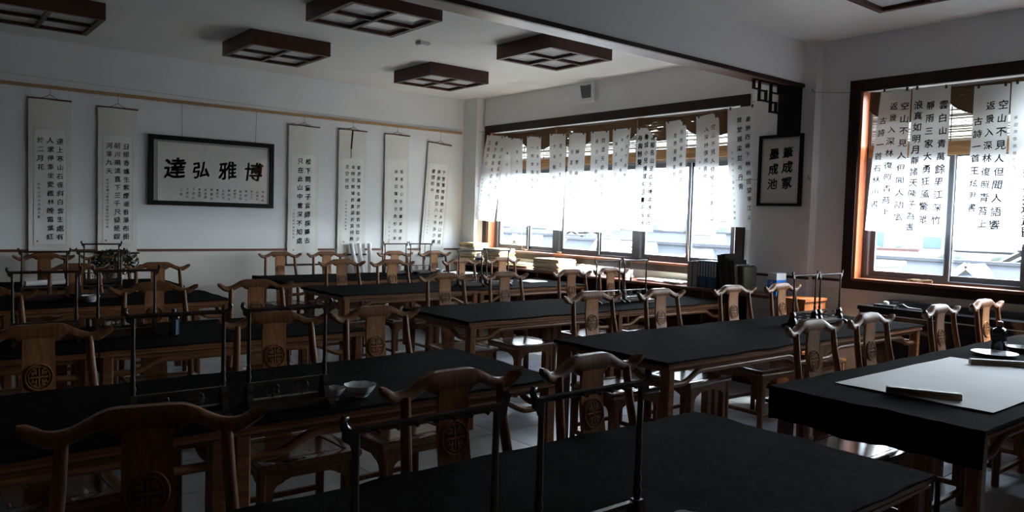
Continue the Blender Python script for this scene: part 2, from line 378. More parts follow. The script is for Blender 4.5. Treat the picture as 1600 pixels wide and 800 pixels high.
# ------------------------------------------------------------------ bamboo blinds
def blind(y0, y1, zb, label):
    t = thing('bamboo_blind', label, 'blind', (WX, y0, 0), 0, 'bamboo roller blinds in the two windows')
    n = int((2.80-zb)/.0105); sl = MB()
    for k in range(n):
        z = zb+.02+k*.0105; w = random.uniform(.0086, .0107)
        o = random.uniform(-.001, .001)
        sl.box(.066+o, .069+o, .01, y1-y0-.01, z, z+w)
    put('slats', sl, 'slat', t, kind='stuff')
    for f in (.2, .5, .8): put('warp_cord', MB().box(.062, .0655, (y1-y0)*f-.003, (y1-y0)*f+.003, zb, 2.84), 'cord', t)
    put('bottom_rail', MB().box(.05, .08, 0, y1-y0, zb-.085, zb-.025).box(.045, .085, 0, y1-y0, zb-.03, zb+.03), 'blindrail', t)
    # scalloped valance, sagging at the middle of its top edge
    L = y1-y0; nl = 2; N = 48; mbv = MB(); top = []; bot = []
    for i in range(N+1):
        s = i/N; q = (s*nl) % 1 if i < N else 1.0
        lobe = math.sin(math.pi*q)**.75 if 0 < q < 1 else 0
        top.append((s*L, 2.862-.030*math.sin(math.pi*s))); bot.append((s*L, 2.70-.135*lobe))
    rings = [[Vector((.03+.012*math.sin(i*.5), y, z)) for (y, z) in (bot[i], ((top[i][0]), (top[i][1]+bot[i][1])/2), top[i])] for i in range(N+1)]
    vs = [p for r in rings for p in r]; fs = []
    for i in range(N):
        for j in range(2): fs.append((i*3+j, i*3+3+j, i*3+4+j, i*3+1+j))
    mbv.add(vs, fs)
    put('valance', mbv, 'valance', t, smooth=60)
    put('valance_binding', MB().tube([r[0] for r in rings], .006, 6), 'casing', t, smooth=60)
    put('head_rail', MB().box(.05, .08, .02, L-.02, 2.80, 2.84), 'blindrail', t)
blind(7.88, 9.30, 2.40, 'bamboo blind nearest the room corner, behind the crowded papers')
blind(6.41, 7.86, 2.415, 'middle bamboo blind of the long window')
blind(4.94, 6.39, 2.43, 'bamboo blind at the pillar end of the long window')
blind(2.12, 3.53, 2.34, 'bamboo blind with peaked scallops beside the right edge of the photo')

# ------------------------------------------------------------------ carved bracket and post under the beam
lat = thing('lattice_bracket', 'black openwork lattice bracket in the angle of beam and pillar', 'bracket', (6.985, 4.25, 0))
def lx(x): return (x-635)/190*.555+6.31-6.985
def lz(x, y): return 2.965-(y-(275+(x-635)*.184))*.00152
for x0, y0, x1, y1 in ((635, 275, 838, 312), (640, 275, 640, 330), (640, 330, 672, 336), (672, 282, 672, 405), (672, 340, 712, 347), (710, 343, 710, 408), (668, 400, 740, 413),
                       (738, 292, 738, 475), (783, 302, 783, 360), (740, 352, 828, 368), (738, 413, 772, 419), (770, 415, 770, 480), (738, 473, 795, 482), (795, 425, 795, 538), (795, 425, 828, 431), (795, 535, 822, 540), (820, 428, 820, 540)):
    if x0 == x1: put('lattice_bar', MB().bar((lx(x0), 0, lz(x0, y0)+.006), (lx(x1), 0, lz(x1, y1)-.006), .024, .022, (0, 1, 0)), 'frame', lat)
    else: put('lattice_bar', MB().bar((lx(x0), 0, lz(x0, y0)), (lx(x1), 0, lz(x0, y0)), .022, .014), 'frame', lat)
put('post', MB().box(-.115, 0, -.11, .08, 2.50, 2.972), 'frame', lat)

# ------------------------------------------------------------------ strings for the papers
def string(label, pts, r=.0018):
    a = tag(put('string', MB().tube(pts, r, 5), 'cord'), label, 'string'); return a
def sag(a, b, s, n=14):
    a, b = Vector(a), Vector(b)
    return [a.lerp(b, i/n)-Vector((0, 0, s*4*(i/n)*(1-i/n))) for i in range(n+1)]
string('thin string the papers of the long window hang from', sag((7.005, 9.50, 2.90), (7.005, 4.66, 2.885), .16))
string('lower thin string across the long window papers', sag((6.982, 9.49, 2.06), (6.978, 4.6, 2.07), .02))
string('thin string from the pillar across the right-hand window', sag((7.0, 4.0, 2.90), (7.005, 1.2, 2.86), .08))
string('faint sagging wire above the batten on the back wall', sag((.3, BY-.01, 3.0), (6.9, BY-.01, 2.93), .02), .0012)
for y, z, lab in ((4.01, 2.90, 'small nail with a string end on the pillar edge'), (4.01, 2.06, 'bent wire hook on the pillar edge below the nail')):
    hk = MB().tube([(6.985, y, z), (6.955, y, z), (6.94, y, z+.012), (6.945, y, z+.03)], .003, 6)
    tag(put('wall_hook', hk, 'cord'), lab, 'hook')

# ------------------------------------------------------------------ calligraphy papers hung in the windows
def hung_paper(name, quad, cols, label, bold=.012, x=6.995, fold=None):
    """quad: (y,z) of top left, top right, bottom left, bottom right as seen from the room"""
    (a, b, c, d) = quad; base = Vector((x, (c[0]+d[0])/2, (c[1]+d[1])/2))
    ph = random.uniform(0, 6); amp = random.uniform(.006, .014)
    W = abs(a[0]-b[0]); H = a[1]-c[1]
    def S(u, v, off=0):     # u 0..1 left to right, v 0..1 top to bottom
        y = (a[0]*(1-u)+b[0]*u)*(1-v)+(c[0]*(1-u)+d[0]*u)*v
        z = (a[1]*(1-u)+b[1]*u)*(1-v)+(c[1]*(1-u)+d[1]*u)*v
        if fold and v < fold[1] and u > 1-fold[0]:
            z -= (u-(1-fold[0]))*.28*(1-v/fold[1]); 
        xx = x+amp*math.sin(u*4.5+ph+v*1.3)+.010*math.sin(v*5+ph)-.012*v-off
        return Vector((xx, y, z))-base
    t = thing('calligraphy_paper', label, 'paper', base, 0, 'calligraphy papers hung in the windows')
    put('sheet', MB().surf(lambda u, v: S(u, v), 14, 26), 'paper', t, smooth=80)
    fn = lambda uu, vv: S(uu/W, -vv/H, .0035)
    cc = []
    for q in cols:
        u, v0, v1, s, text = q[:5]
        cc.append((u*W, -v0*H, -v1*H, s*W, text)+tuple(q[5:]))
    put('inscription', write(MB(), cc, fn, bold), 'ink', t, kind='stuff')
    for uu in (.12, .88):
        p = S(uu, .0); put('clip', MB().box(p.x-.006, p.x+.006, p.y-.009, p.y+.009, p.z-.02, p.z+.012), 'dark', t)
hung_paper('p', ((9.28, 2.83), (8.78, 2.78), (9.50, 1.56), (9.05, 1.53)), [(.84, .05, .93, .12, '書月山嵩孟思志霜去閒相看'), (.55, .05, .97, .13, '圖不歌欲有欲乎山青幸仲個'), (.22, .05, .36, .13, '五歌乎山'), (.14, .45, .9, .06, '丁酉年冬月於江城學書', .0)], 'leftmost paper in the long window, with three columns and a swinging lower end')
hung_paper('p', ((8.93, 2.78), (8.64, 2.74), (8.98, 1.55), (8.72, 1.54)), [(.55, .12, .9, .16, '學況江神月山')], 'sparse single-column paper second from the corner in the long window', x=7.01)
hung_paper('p', ((8.70, 2.75), (8.42, 2.72), (8.68, 1.54), (8.40, 1.54)), [(.5, .1, .92, .17, '我作幽窗花子字')], 'sparse single-column paper third from the corner in the long window')
hung_paper('p', ((8.31, 2.75), (8.03, 2.72), (8.33, 1.50), (8.00, 1.49)), [(.75, .08, .8, .17, '天路多奇多才子大'), (.4, .08, .8, .17, '一朝雲霧散青天高'), (.12, .5, .85, .09, '丁酉清明節書', .0)], 'fourth paper from the corner in the long window, starting with a single stroke')
hung_paper('p', ((7.85, 2.75), (7.53, 2.73), (7.85, 1.46), (7.53, 1.45)), [(.68, .07, .97, .17, '登舟三里丁秋吉不至'), (.3, .07, .62, .17, '十年種柳門')], 'fifth paper from the corner in the long window, before the thick mullion')
hung_paper('p', ((7.49, 2.74), (7.17, 2.72), (7.47, 1.45), (7.17, 1.44)), [(.62, .14, .88, .19, '靜學幽光草智月'), (.28, .14, .78, .19, '悟道明德大成')], 'sixth paper from the corner in the long window with two wide-spaced columns')
hung_paper('p', ((7.09, 2.73), (6.75, 2.72), (7.03, 1.45), (6.73, 1.45)), [(.72, .05, .94, .19, '問道天師泪合情好若存'), (.36, .05, .94, .17, '黃白友絕情境為空山'), (.12, .4, .85, .07, '乙未秋日書於湖上', .0)], 'seventh paper from the corner in the long window, with large top characters')
hung_paper('p', ((6.68, 2.73), (6.38, 2.73), (6.69, 1.48), (6.48, 1.48)), [(.84, .04, .5, .15, '甲天下桂林'), (.52, .06, .85, .15, '客舟來時雨月天水'), (.2, .09, .5, .17, '看上花花')], 'narrow twisted paper with three crowded columns in the long window', x=7.0)
hung_paper('p', ((6.29, 2.72), (5.97, 2.70), (6.29, 1.49), (5.96, 1.48)), [(.82, .05, .96, .21, '自相名山足此生携將得家住'), (.5, .05, .96, .21, '青城小兒擔媒知宜畫中婵娟'), (.18, .06, .37, .22, '与與辦聲'), (.12, .42, .96, .08, '上清宮詩一首丁酉年書', .004)], 'boldest black paper in the long window with three dense columns and folded corner', bold=.03, x=6.985, fold=(.5, .12))
hung_paper('p', ((5.86, 2.76), (5.55, 2.77), (5.78, 1.52), (5.52, 1.52)), [(.78, .08, .95, .17, '弓劍昔升僊丹成龍上天支高'), (.45, .1, .68, .18, '增悵望塵車若千年'), (.2, .5, .85, .09, '客軍紅彩書乙未', .0)], 'third paper from the pillar in the long window, with fine grey columns', fold=(.3, .1))
hung_paper('p', ((5.43, 2.78), (5.12, 2.81), (5.38, 1.52), (5.05, 1.53)), [(.76, .08, .95, .18, '空山不見人但聞人語響返景'), (.46, .09, .64, .19, '入深林復照青苔上'), (.2, .38, .85, .09, '鹿柴唐王維丁酉學書', .0)], 'second paper from the pillar in the long window, overlapping the last mullion', fold=(.25, .1))
hung_paper('p', ((5.01, 2.83), (4.67, 2.84), (4.91, 1.57), (4.60, 1.57)), [(.74, .07, .95, .17, '最勝西峰下林梢回望亭江山'), (.46, .07, .7, .18, '競堂握梁並布丹青'), (.2, .35, .95, .09, '李白詩句丁酉年江城郭靜書', .0)], 'rightmost paper of the long window, beside the lattice bracket', bold=.018)
hung_paper('p', ((3.38, 2.86), (3.11, 2.84), (3.45, 1.58), (3.11, 1.56)), [(.86, .08, .93, .25, '空山不見人但聞人語響'), (.52, .08, .9, .25, '返景入深林復照青苔上'), (.2, .18, .85, .24, '古詩一首石林川書')], 'leftmost paper in the right-hand window, leaning to the left', x=7.0)
hung_paper('p', ((3.09, 2.84), (2.77, 2.82), (3.10, 1.55), (2.77, 1.54)), [(.84, .08, .93, .24, '雲白山青萬餘里江深竹'), (.5, .08, .93, .24, '靜雨三家大勇狂風驚眾'), (.17, .08, .98, .23, '浪真如明月靜諸天陳子為書')], 'wide paper with three full columns in the right-hand window', x=6.985, bold=.018)
hung_paper('p', ((2.60, 2.80), (2.33, 2.79), (2.61, 1.53), (2.33, 1.51)), [(.84, .09, .93, .28, '空山不見人但聞人語響'), (.5, .09, .93, .27, '返景入深林復照青苔上'), (.17, .19, .83, .25, '古詩一首王炫尹書')], 'third paper in the right-hand window, hanging right of the central gap', bold=.018)
hung_paper('p', ((2.32, 2.80), (1.98, 2.78), (2.30, 1.51), (1.98, 1.50)), [(.45, .22, .96, .26, '夕陽無限好只是近黃昏'), (.13, .2, .68, .09, '樂遊原李商隱丁酉年文書', .0)], 'large-lettered paper cut off by the right edge of the photo', x=7.0, bold=.02)

# ------------------------------------------------------------------ hanging scrolls on the back wall
def scroll(label, x0, x1, z0, z1, inner, cols, tilt=0, bold=.012, border=True, tear=False):
    cx = (x0+x1)/2; w = x1-x0; y = -.02
    t = thing('hanging_scroll', label, 'scroll', (cx, BY-.008, z0), 0, 'calligraphy scrolls on the back wall'); t.rotation_euler = (0, tilt, 0)
    H = z1-z0
    bow = lambda v: -.012*math.sin(v*math.pi)
    put('mount', MB().surf(lambda u, v: Vector(((u-.5)*w, y+bow(v)+.006*math.sin(u*5+v*3), v*H)), 8, 16), 'scrollcloth', t, smooth=80)
    ix0, ix1, iz0, iz1 = inner[0]-cx, inner[1]-cx, inner[2]-z0, inner[3]-z0
    sf = lambda xx, zz, o: Vector((xx, y+bow(zz/H)+.006*math.sin((xx/w+.5)*5+zz/H*3)-o, zz))
    put('painting_paper', MB().surf(lambda u, v: sf(ix0+(ix1-ix0)*u, iz0+(iz1-iz0)*v, .002), 8, 14), 'scrollpaper', t, smooth=80)
    if border:
        for a, b, c, d in ((ix0, ix1, iz0, iz0), (ix0, ix1, iz1, iz1), (ix0, ix0, iz0, iz1), (ix1, ix1, iz0, iz1)):
            put('border_line', MB().tube([sf(a+(b-a)*k/12, c+(d-c)*k/12, .0025) for k in range(13)], .0018, 4), 'greymount', t)
    iw, ih = ix1-ix0, iz1-iz0
    cc = [(ix0+q[0]*iw, iz1-q[1]*ih, iz1-q[2]*ih, q[3]*iw, q[4])+tuple(q[5:]) for q in cols]
    put('inscription', write(MB(), cc, lambda a, b: sf(a, b, .0045), bold), 'ink', t, kind='stuff')
    put('top_rod', MB().tube([(-w/2-.008, y, H), (w/2+.008, y, H)], .009, 8), 'wood', t, smooth=50)
    put('bottom_roller', MB().tube([(-w/2-.03, y, 0), (-w/2, y, 0), (-w/2+.001, y, 0), (w/2, y, 0), (w/2+.001, y, 0), (w/2+.03, y, 0)], [.010, .010, .014, .014, .010, .010], 10), 'rack', t, smooth=50)
    put('cord', MB().tube([(-.08, y, H+.005), (0, y-.006, H+.05), (.08, y, H+.005)], .003, 5).tube([(0, y-.006, H+.05), (0, y, 2.89-z0)], .002, 5), 'cord', t)
    for q in (inner[0]-cx+.03,):
        put('seal', MB().box(q-.008, q+.008, y-.016-.012, y-.014-.012, iz0+.03, iz0+.046), 'seal', t)
    if tear:
        put('ribbon', MB().bar((-.01, y-.012, H-.0), (-.03, y-.014, H-.26), .022, .002, (0, 1, 0)).bar((-.03, y-.014, H-.26), (-.035, y-.014, H-.42), .006, .002, (0, 1, 0)), 'soil', t)
    return t
scroll('leftmost long scroll, three columns of regular script', 1.185, 1.59, 1.03, 2.75, (1.235, 1.545, 1.16, 2.425),
       [(.80, .06, .97, .22, '遠上寒山石徑斜白雲生處有'), (.50, .06, .97, .22, '人家停車坐愛楓林晚霜葉紅'), (.20, .06, .37, .22, '於二月花'), (.15, .46, .78, .10, '杜牧山行戊戌遜文書', .0)])
scroll('second scroll from the left, next to the framed panel', 1.86, 2.27, 1.06, 2.73, (1.91, 2.22, 1.17, 2.42),
       [(.78, .06, .97, .22, '日照香爐生紫煙遥看瀑布掛'), (.48, .06, .97, .22, '前川飛流直下三千尺疑是銀'), (.20, .06, .37, .22, '河落九天'), (.15, .40, .86, .10, '李白望廬山瀑布丁酉夏月何伊文書', .0)])
scroll('scroll right of the framed panel with two running-script columns', 4.115, 4.545, .89, 2.745, (4.16, 4.50, 1.05, 2.36),
       [(.66, .02, .92, .24, '松下問童子言師採藥去'), (.34, .02, .92, .24, '只在此山中雲深不知處'), (.10, .55, .86, .09, '丁酉年春月書賈島詩', .0)], bold=.02, border=False)
scroll('scroll with a dark torn ribbon hanging at its top', 4.835, 5.26, 1.02, 2.755, (4.89, 5.21, 1.16, 2.36),
       [(.78, .06, .97, .18, '勸君莫惜金縷衣勸君惜取少'), (.50, .06, .97, .18, '年時花開堪折直須折莫待無'), (.22, .06, .37, .18, '花空折枝'), (.20, .48, .84, .08, '戊戌年春月楊秀雲書', .0)], border=False, tear=True)
scroll('third scroll from the corner column, with two thin columns', 5.56, 5.96, 1.02, 2.755, (5.60, 5.92, 1.16, 2.40),
       [(.72, .1, .97, .17, '落景烏公存放鵬賞遠亭'), (.44, .1, .97, .17, '秋賞石潭潔空魚杉月清'), (.16, .72, .97, .08, '丁酉秋月書', .0)], border=False)
scroll('crooked scroll nearest the corner, leaning to the left', 6.19, 6.60, 1.00, 2.69, (6.225, 6.565, 1.12, 2.39),
       [(.80, .06, .97, .18, '千里鶯啼綠映紅水村山郭酒'), (.52, .06, .97, .18, '旗風南朝四百八十寺多少樓'), (.24, .06, .36, .18, '臺煙雨中'), (.16, .45, .85, .06, '杜牧江南春丁酉年秋月書', .0)], tilt=R(3.6))

def framed(label, w, h, fw, inner, mats, cols, loc, rz, small_bold=.0, cords=None):
    t = thing('framed_calligraphy', label, 'picture frame', loc, rz)
    put('frame', MB().box(-w/2, w/2, -.035, 0, 0, fw).box(-w/2, w/2, -.035, 0, h-fw, h).box(-w/2, -w/2+fw, -.035, 0, fw, h-fw).box(w/2-fw, w/2, -.035, 0, fw, h-fw), 'frame', t)
    put('mount', MB().box(-w/2+fw, w/2-fw, -.012, -.004, fw, h-fw), mats[0], t)
    a, b, c, d = inner
    pp = put('paper', MB().box(a, b, -.014, -.012, c, d), mats[1], t)
    for p, q in (((a, c), (b, c)), ((a, d), (b, d)), ((a, c), (a, d)), ((b, c), (b, d))):
        put('border_line', MB().bar((p[0], -.0145, p[1]), (q[0], -.0145, q[1]), .002, .003), 'greymount' if mats[0] != 'greymount' else 'softink', pp)
    put('inscription', write(MB(), cols, lambda x, z: Vector((x, -.0165, z)), .03), 'ink', t, kind='stuff')
    put('pane', MB().box(-w/2+fw, w/2-fw, -.024, -.021, fw, h-fw), 'pglass', t)
    if cords:
        for x in cords: put('cord', MB().tube([(x, -.01, h-.01), (x*1.02, -.012, cords[x])], .002, 5), 'cord', t)
    return t
big = [(.50, .61, .30, .23, '博', .026), (.165, .60, .30, .23, '雅', .026), (-.15, .60, .30, .22, '弘', .026), (-.47, .59, .29, .25, '達', .026)]
sm = [(.62-.072*k, .225 if k % 3 else .235, .07+.02*((k*7) % 3), .034, tx, .006) for k, tx in enumerate(('博雅者', '弘達也', '君子之', '學問之', '道在明', '明德在', '親民在', '止於至', '善知止', '而後有', '定定而', '後能靜', '丁酉冬', '月書於', '江城'))]
framed('black-framed panel of four large characters on the back wall', 1.52, .835, .055, (-.66, .68, .05, .76), ('greymount', 'scrollpaper'), big+sm, (3.155, BY-.006, 1.633), 0, cords={-.38: 1.23, .52: 1.25})
framed('black-framed six-character calligraphy hanging on the pillar', .485, .715, .028, (-.20, .20, .04, .675), ('scrollcloth', 'scrollpaper'),
       [(.085, .61, .16, .115, '筆成冢', .03), (-.075, .60, .15, .115, '墨成池', .03)], (6.982, 4.335, 1.795), R(-90))

# ------------------------------------------------------------------ ceiling lights, speaker, detector
def light_proto():
    t = thing('ceiling_light', '', 'ceiling light', (0, 0, 0), 0, 'square wooden ceiling lights'); s = .425; d = .15
    put('side_panel', MB().box(-s, s, -s, -s+.02, -d, 0), 'fixture', t); put('side_panel', MB().box(-s, s, s-.02, s, -d, 0), 'fixture', t)
    put('side_panel', MB().box(-s, -s+.02, -s+.02, s-.02, -d, 0), 'fixture', t); put('side_panel', MB().box(s-.02, s, -s+.02, s-.02, -d, 0), 'fixture', t)
    r = .045
    put('rim', MB().box(-s+.02, s-.02, -s+.02, -s+r, -d, -d+.03).box(-s+.02, s-.02, s-r, s-.02, -d, -d+.03).box(-s+.02, -s+r, -s+r, s-r, -d, -d+.03).box(s-r, s-.02, -s+r, s-r, -d, -d+.03), 'fixture', t)
    put('cross_bar', MB().box(-s+r, s-r, -.018, .018, -d, -d+.03), 'fixture', t)
    put('cross_bar', MB().box(-.018, .018, -s+r, -.018, -d, -d+.03).box(-.018, .018, .018, s-r, -d, -d+.03), 'fixture', t)
    for a in (-1, 1):
        for b in (-1, 1):
            x0, x1 = sorted((a*.018, a*(s-r))); y0, y1 = sorted((b*.018, b*(s-r)))
            put('diffuser_panel', MB().box(x0, x1, y0, y1, -d+.03, -d+.036), 'diffuser', t)
    return t
copies(light_proto(), [((1.095, 8.11, CH), 0, 'square wooden ceiling light cut by the left edge of the photo'), ((3.235, 8.07, CH), 0, 'square wooden ceiling light above the framed four-character panel'),
    ((5.38, 8.12, CH), 0, 'square wooden ceiling light nearest the room corner'), ((3.25, 5.97, CH), 0, 'square wooden ceiling light at the top edge, left of the beam'),
    ((5.39, 6.03, CH), 0, 'square wooden ceiling light touching the beam, above the long window'), ((5.505, 2.475, CH), 0, 'square wooden ceiling light at the top right, in front of the beam')])
sp = thing('wall_speaker', 'white wall speaker with grey grille above the long window', 'speaker', (7.1, 7.14, 3.11))
tl = Matrix.Translation((-.12, 0, .13)) @ Matrix.Rotation(R(-10), 4, 'Y') @ Matrix.Rotation(R(25), 4, 'Z')
put('cabinet', MB().loft([[tl @ Vector((x, y*k, z*k2)) for y, z in ((-.095, -.13), (.095, -.13), (.095, .13), (-.095, .13))] for x, k, k2 in ((.05, .8, .9), (-.04, 1, 1), (-.055, .95, .97))]), 'white', sp)
put('grille', MB().loft([[tl @ Vector((x, y, z)) for y, z in ((-.06, -.075), (.06, -.075), (.075, .085), (-.075, .085))] for x in (-.054, -.058)]), 'grille', sp)
put('badge', MB().tube([tl @ Vector((-.055, 0, .1)), tl @ Vector((-.06, 0, .1))], .022, 10), 'white', sp)
put('bracket', MB().box(-.10, 0, -.02, .02, .12, .15).box(-.012, 0, -.04, .04, .08, .2), 'white', sp)
sd = thing('smoke_detector', 'small white box fixed flat on the ceiling', 'detector', (4.343, 6.908, CH - .035))
put('body', MB().box(-.06, .06, -.05, .05, .008, .035).box(-.05, .05, -.04, .04, 0, .008), 'white', sd)

# ================================================================== FURNITURE PROTOTYPES
def smooth01(t): t = max(0, min(1, t)); return t*t*(3-2*t)
def chair_proto():
    t = thing('yoke_back_chair', '', 'chair', (0, 0, 0), 0, 'wooden yoke-back chairs behind the tables')
    # seat frame with a sunk panel
    o = [(-.255, -.225), (.255, -.225), (.235, .215), (-.235, .215)]
    def ring(k, z): return [Vector((x*k, y*k, z)) for x, y in o]
    seat = put('seat', MB().loft([ring(.965, .425), ring(.99, .435), ring(1, .447), ring(.99, .459), ring(.975, .462), ring(.76, .462), ring(.755, .457)], False), 'seat', t, smooth=40)
    put('seat_panel', MB().loft([[Vector((x*.755, y*.755, z)) for x, y in o] for z in (.44, .458)]).loft([[Vector((x*.67, y*.67, z)) for x, y in o] for z in (.458, .460)]), 'seat', seat)
    for sx in (-1, 1):
        put('leg', MB().tube([(sx*.225, .19, 0), (sx*.222, .19, .45), (sx*.212, .205, .70), (sx*.197, .243, .90), (sx*.191, .259, 1.025)], [.021, .020, .019, .018, .016], 8), 'wood', t, smooth=60)
        put('leg', MB().tube([(sx*.232, -.20, 0), (sx*.228, -.196, .43)], .022, 8), 'wood', t, smooth=40)
    # yoke-shaped crest rail
    N = 32; rings = []
    for i in range(N+1):
        x = -.285+.57*i/N; s = abs(x)/.285
        zc = 1.060-.040*smooth01((s-.28)/.44)+.036*smooth01((s-.76)/.26)
        ht = .020+.008*(1-smooth01((s-.2)/.4))-.001*smooth01((s-.85)/.15)
        hb = .018+.030*(1-smooth01((s-.22)/.18))+.001*smooth01((s-.85)/.15)
        dp = .025-.006*smooth01((s-.7)/.3)
        yc = .262+.022*(1-s*s)-.006*smooth01((s-.85)/.15)
        e = 1.0 if 1 < i < N-1 else (.92 if 0 < i < N else .62)
        rings.append([Vector((x, yc+dp*e*a, zc+(ht if b > 0 else hb)*e*b)) for a, b in ((1, -.55), (1, .45), (.62, 1), (-.62, 1), (-1, .45), (-1, -.55), (-.6, -1), (.6, -1))])
    put('crest_rail', MB().loft(rings), 'wood', t, smooth=50)
    # curved back splat with carved round medallion
    yb = lambda z: .193+.075*smooth01((z-.46)/.56)+.012*math.sin((z-.46)/.56*math.pi)
    rg = []
    for k in range(13):
        z = .46+.585*k/12; w = .066-.006*k/12; y = yb(z)
        rg.append([Vector((-w, y-.007, z)), Vector((w, y-.007, z)), Vector((w, y+.007, z)), Vector((-w, y+.007, z))])
    sp = put('splat', MB().loft(rg), 'splat', t)
    zc = .865; slope = (yb(zc+.05)-yb(zc-.05))/.1
    P = lambda x, z, o: Vector((x, yb(zc)+slope*z-.007-o, zc+z))
    md = MB()
    put('medallion_ground', MB().add([P(.050*math.cos(2*math.pi*k/24), .054*math.sin(2*math.pi*k/24), .0008) for k in range(24)], [tuple(range(24))]), 'carving', sp)
    def ringm(r0, r1, o, n=28, ky=1.08):
        pts = []
        for k in range(n):
            a = 2*math.pi*k/n; c, s_ = math.cos(a), math.sin(a)*ky
            pts.append([P(r0*c, r0*s_, 0), P((r0*.75+r1*.25)*c, (r0*.75+r1*.25)*s_, o), P((r0*.25+r1*.75)*c, (r0*.25+r1*.75)*s_, o), P(r1*c, r1*s_, 0)])
        md.loft(pts+[pts[0]], False)
    ringm(.047, .055, .008); ringm(.038, .0435, .006)
    def stroke(x0, z0, x1, z1, w=.006):
        d = Vector((x1-x0, z1-z0)).normalized(); n = Vector((-d.y, d.x))*w/2
        q = [(x0+n.x, z0+n.y), (x1+n.x, z1+n.y), (x1-n.x, z1-n.y), (x0-n.x, z0-n.y)]
        md.add([P(a, b, 0) for a, b in q]+[P(a, b, .007) for a, b in q], [(4, 7, 6, 5), (0, 4, 5, 1), (1, 5, 6, 2), (2, 6, 7, 3), (3, 7, 4, 0)])
    stroke(0, -.038, 0, .038); stroke(-.036, 0, .036, 0); 
    for sx in (-1, 1):
        for sz in (-1, 1):
            stroke(sx*.012, sz*.010, sx*.012, sz*.032); stroke(sx*.012, sz*.020, sx*.030, sz*.020); stroke(sx*.024, sz*.010, sx*.024, sz*.020); stroke(sx*.012, sz*.031, sx*.022, sz*.031)
    put('medallion', md, 'splat', sp)
    # arched aprons (front, sides) and foot stretchers
    def arch(hw, zb=.12, zt=.43, st=.028):
        p = [(-hw, zb), (-hw, zt), (hw, zt), (hw, zb), (hw-st, zb), (hw-st, zt-.12)]
        for a in (0, 30, 60, 90): p.append((hw-st-.045*(1-math.cos(R(a))), zt-.12+.055*math.sin(R(a))))
        p += [(hw-st-.06, zt-.055), (hw-st-.085, zt-.045), (-(hw-st-.085), zt-.045), (-(hw-st-.06), zt-.055)]
        for a in (90, 60, 30, 0): p.append((-(hw-st)+.045*(1-math.cos(R(a))), zt-.12+.055*math.sin(R(a))))
        p += [(-(hw-st), zt-.12), (-(hw-st), zb)]
        q = []
        for a in p:
            if not q or (abs(a[0]-q[-1][0])+abs(a[1]-q[-1][1])) > 1e-5: q.append(a)
        return q
    put('apron', MB().prism(arch(.208), -.208, -.196, XZ), 'wood', t)
    for sx in (-1, 1): put('apron', MB().prism([(a-.005, b) for a, b in arch(.178)], sx*.222-.006, sx*.222+.006, YZ), 'wood', t)
    put('stretcher', MB().box(-.22, .22, -.212, -.185, .075, .10), 'wood', t)
    put('stretcher', MB().box(-.21, .21, .18, .20, .15, .175), 'wood', t)
    for sx in (-1, 1): put('stretcher', MB().box(sx*.228-.01, sx*.228+.01, -.185, .18, .11, .138), 'wood', t)
    return t
TL, TW, TH = 1.6, .93, .814
def table_proto():
    t = thing('writing_table', '', 'table', (0, 0, 0), 0, 'long wooden writing tables')
    hx, hy = TL/2, TW/2
    rg = lambda e, z: [Vector((x*(hx-e), y*(hy-e), z)) for x, y in ((-1, -1), (1, -1), (1, 1), (-1, 1))]
    put('tabletop', MB().loft([rg(.012, .776), rg(.002, .781), rg(.002, .790), rg(.006, .793), rg(.002, .796), rg(.002, .810), rg(.006, .814)]), 'table', t)
    put('waist', MB().loft([rg(.03, .755), rg(.03, .776)]), 'table', t)
    for sx in (-1, 1):
        for sy in (-1, 1):
            cx, cy = sx*(hx-.042), sy*(hy-.042); w = .031
            put('leg', MB().loft([[Vector((cx+a*w, cy+b*w, z)) for a, b in ((-1, -.7), (-.7, -1), (.7, -1), (1, -.7), (1, .7), (.7, 1), (-.7, 1), (-1, .7))] for z in (0, .776)]), 'table', t)
    def hump(L):
        pts = []
        for k in range(9): pts.append((-L+.10+.17*k/8, .678+.060*smooth01(k/8)))
        r = [(-L, .678), (-L+.05, .678)]+pts
        return r+[(-a, b) for a, b in reversed(r)]
    for sy in (-1, 1): put('stretcher', MB().tube([(a, sy*(hy-.042), b) for a, b in hump(hx-.07)], .0175, 8), 'table', t, smooth=60)
    for sx in (-1, 1): put('stretcher', MB().tube([(sx*(hx-.042), a, b) for a, b in hump(hy-.07)], .0175, 8), 'table', t, smooth=60)
    return t
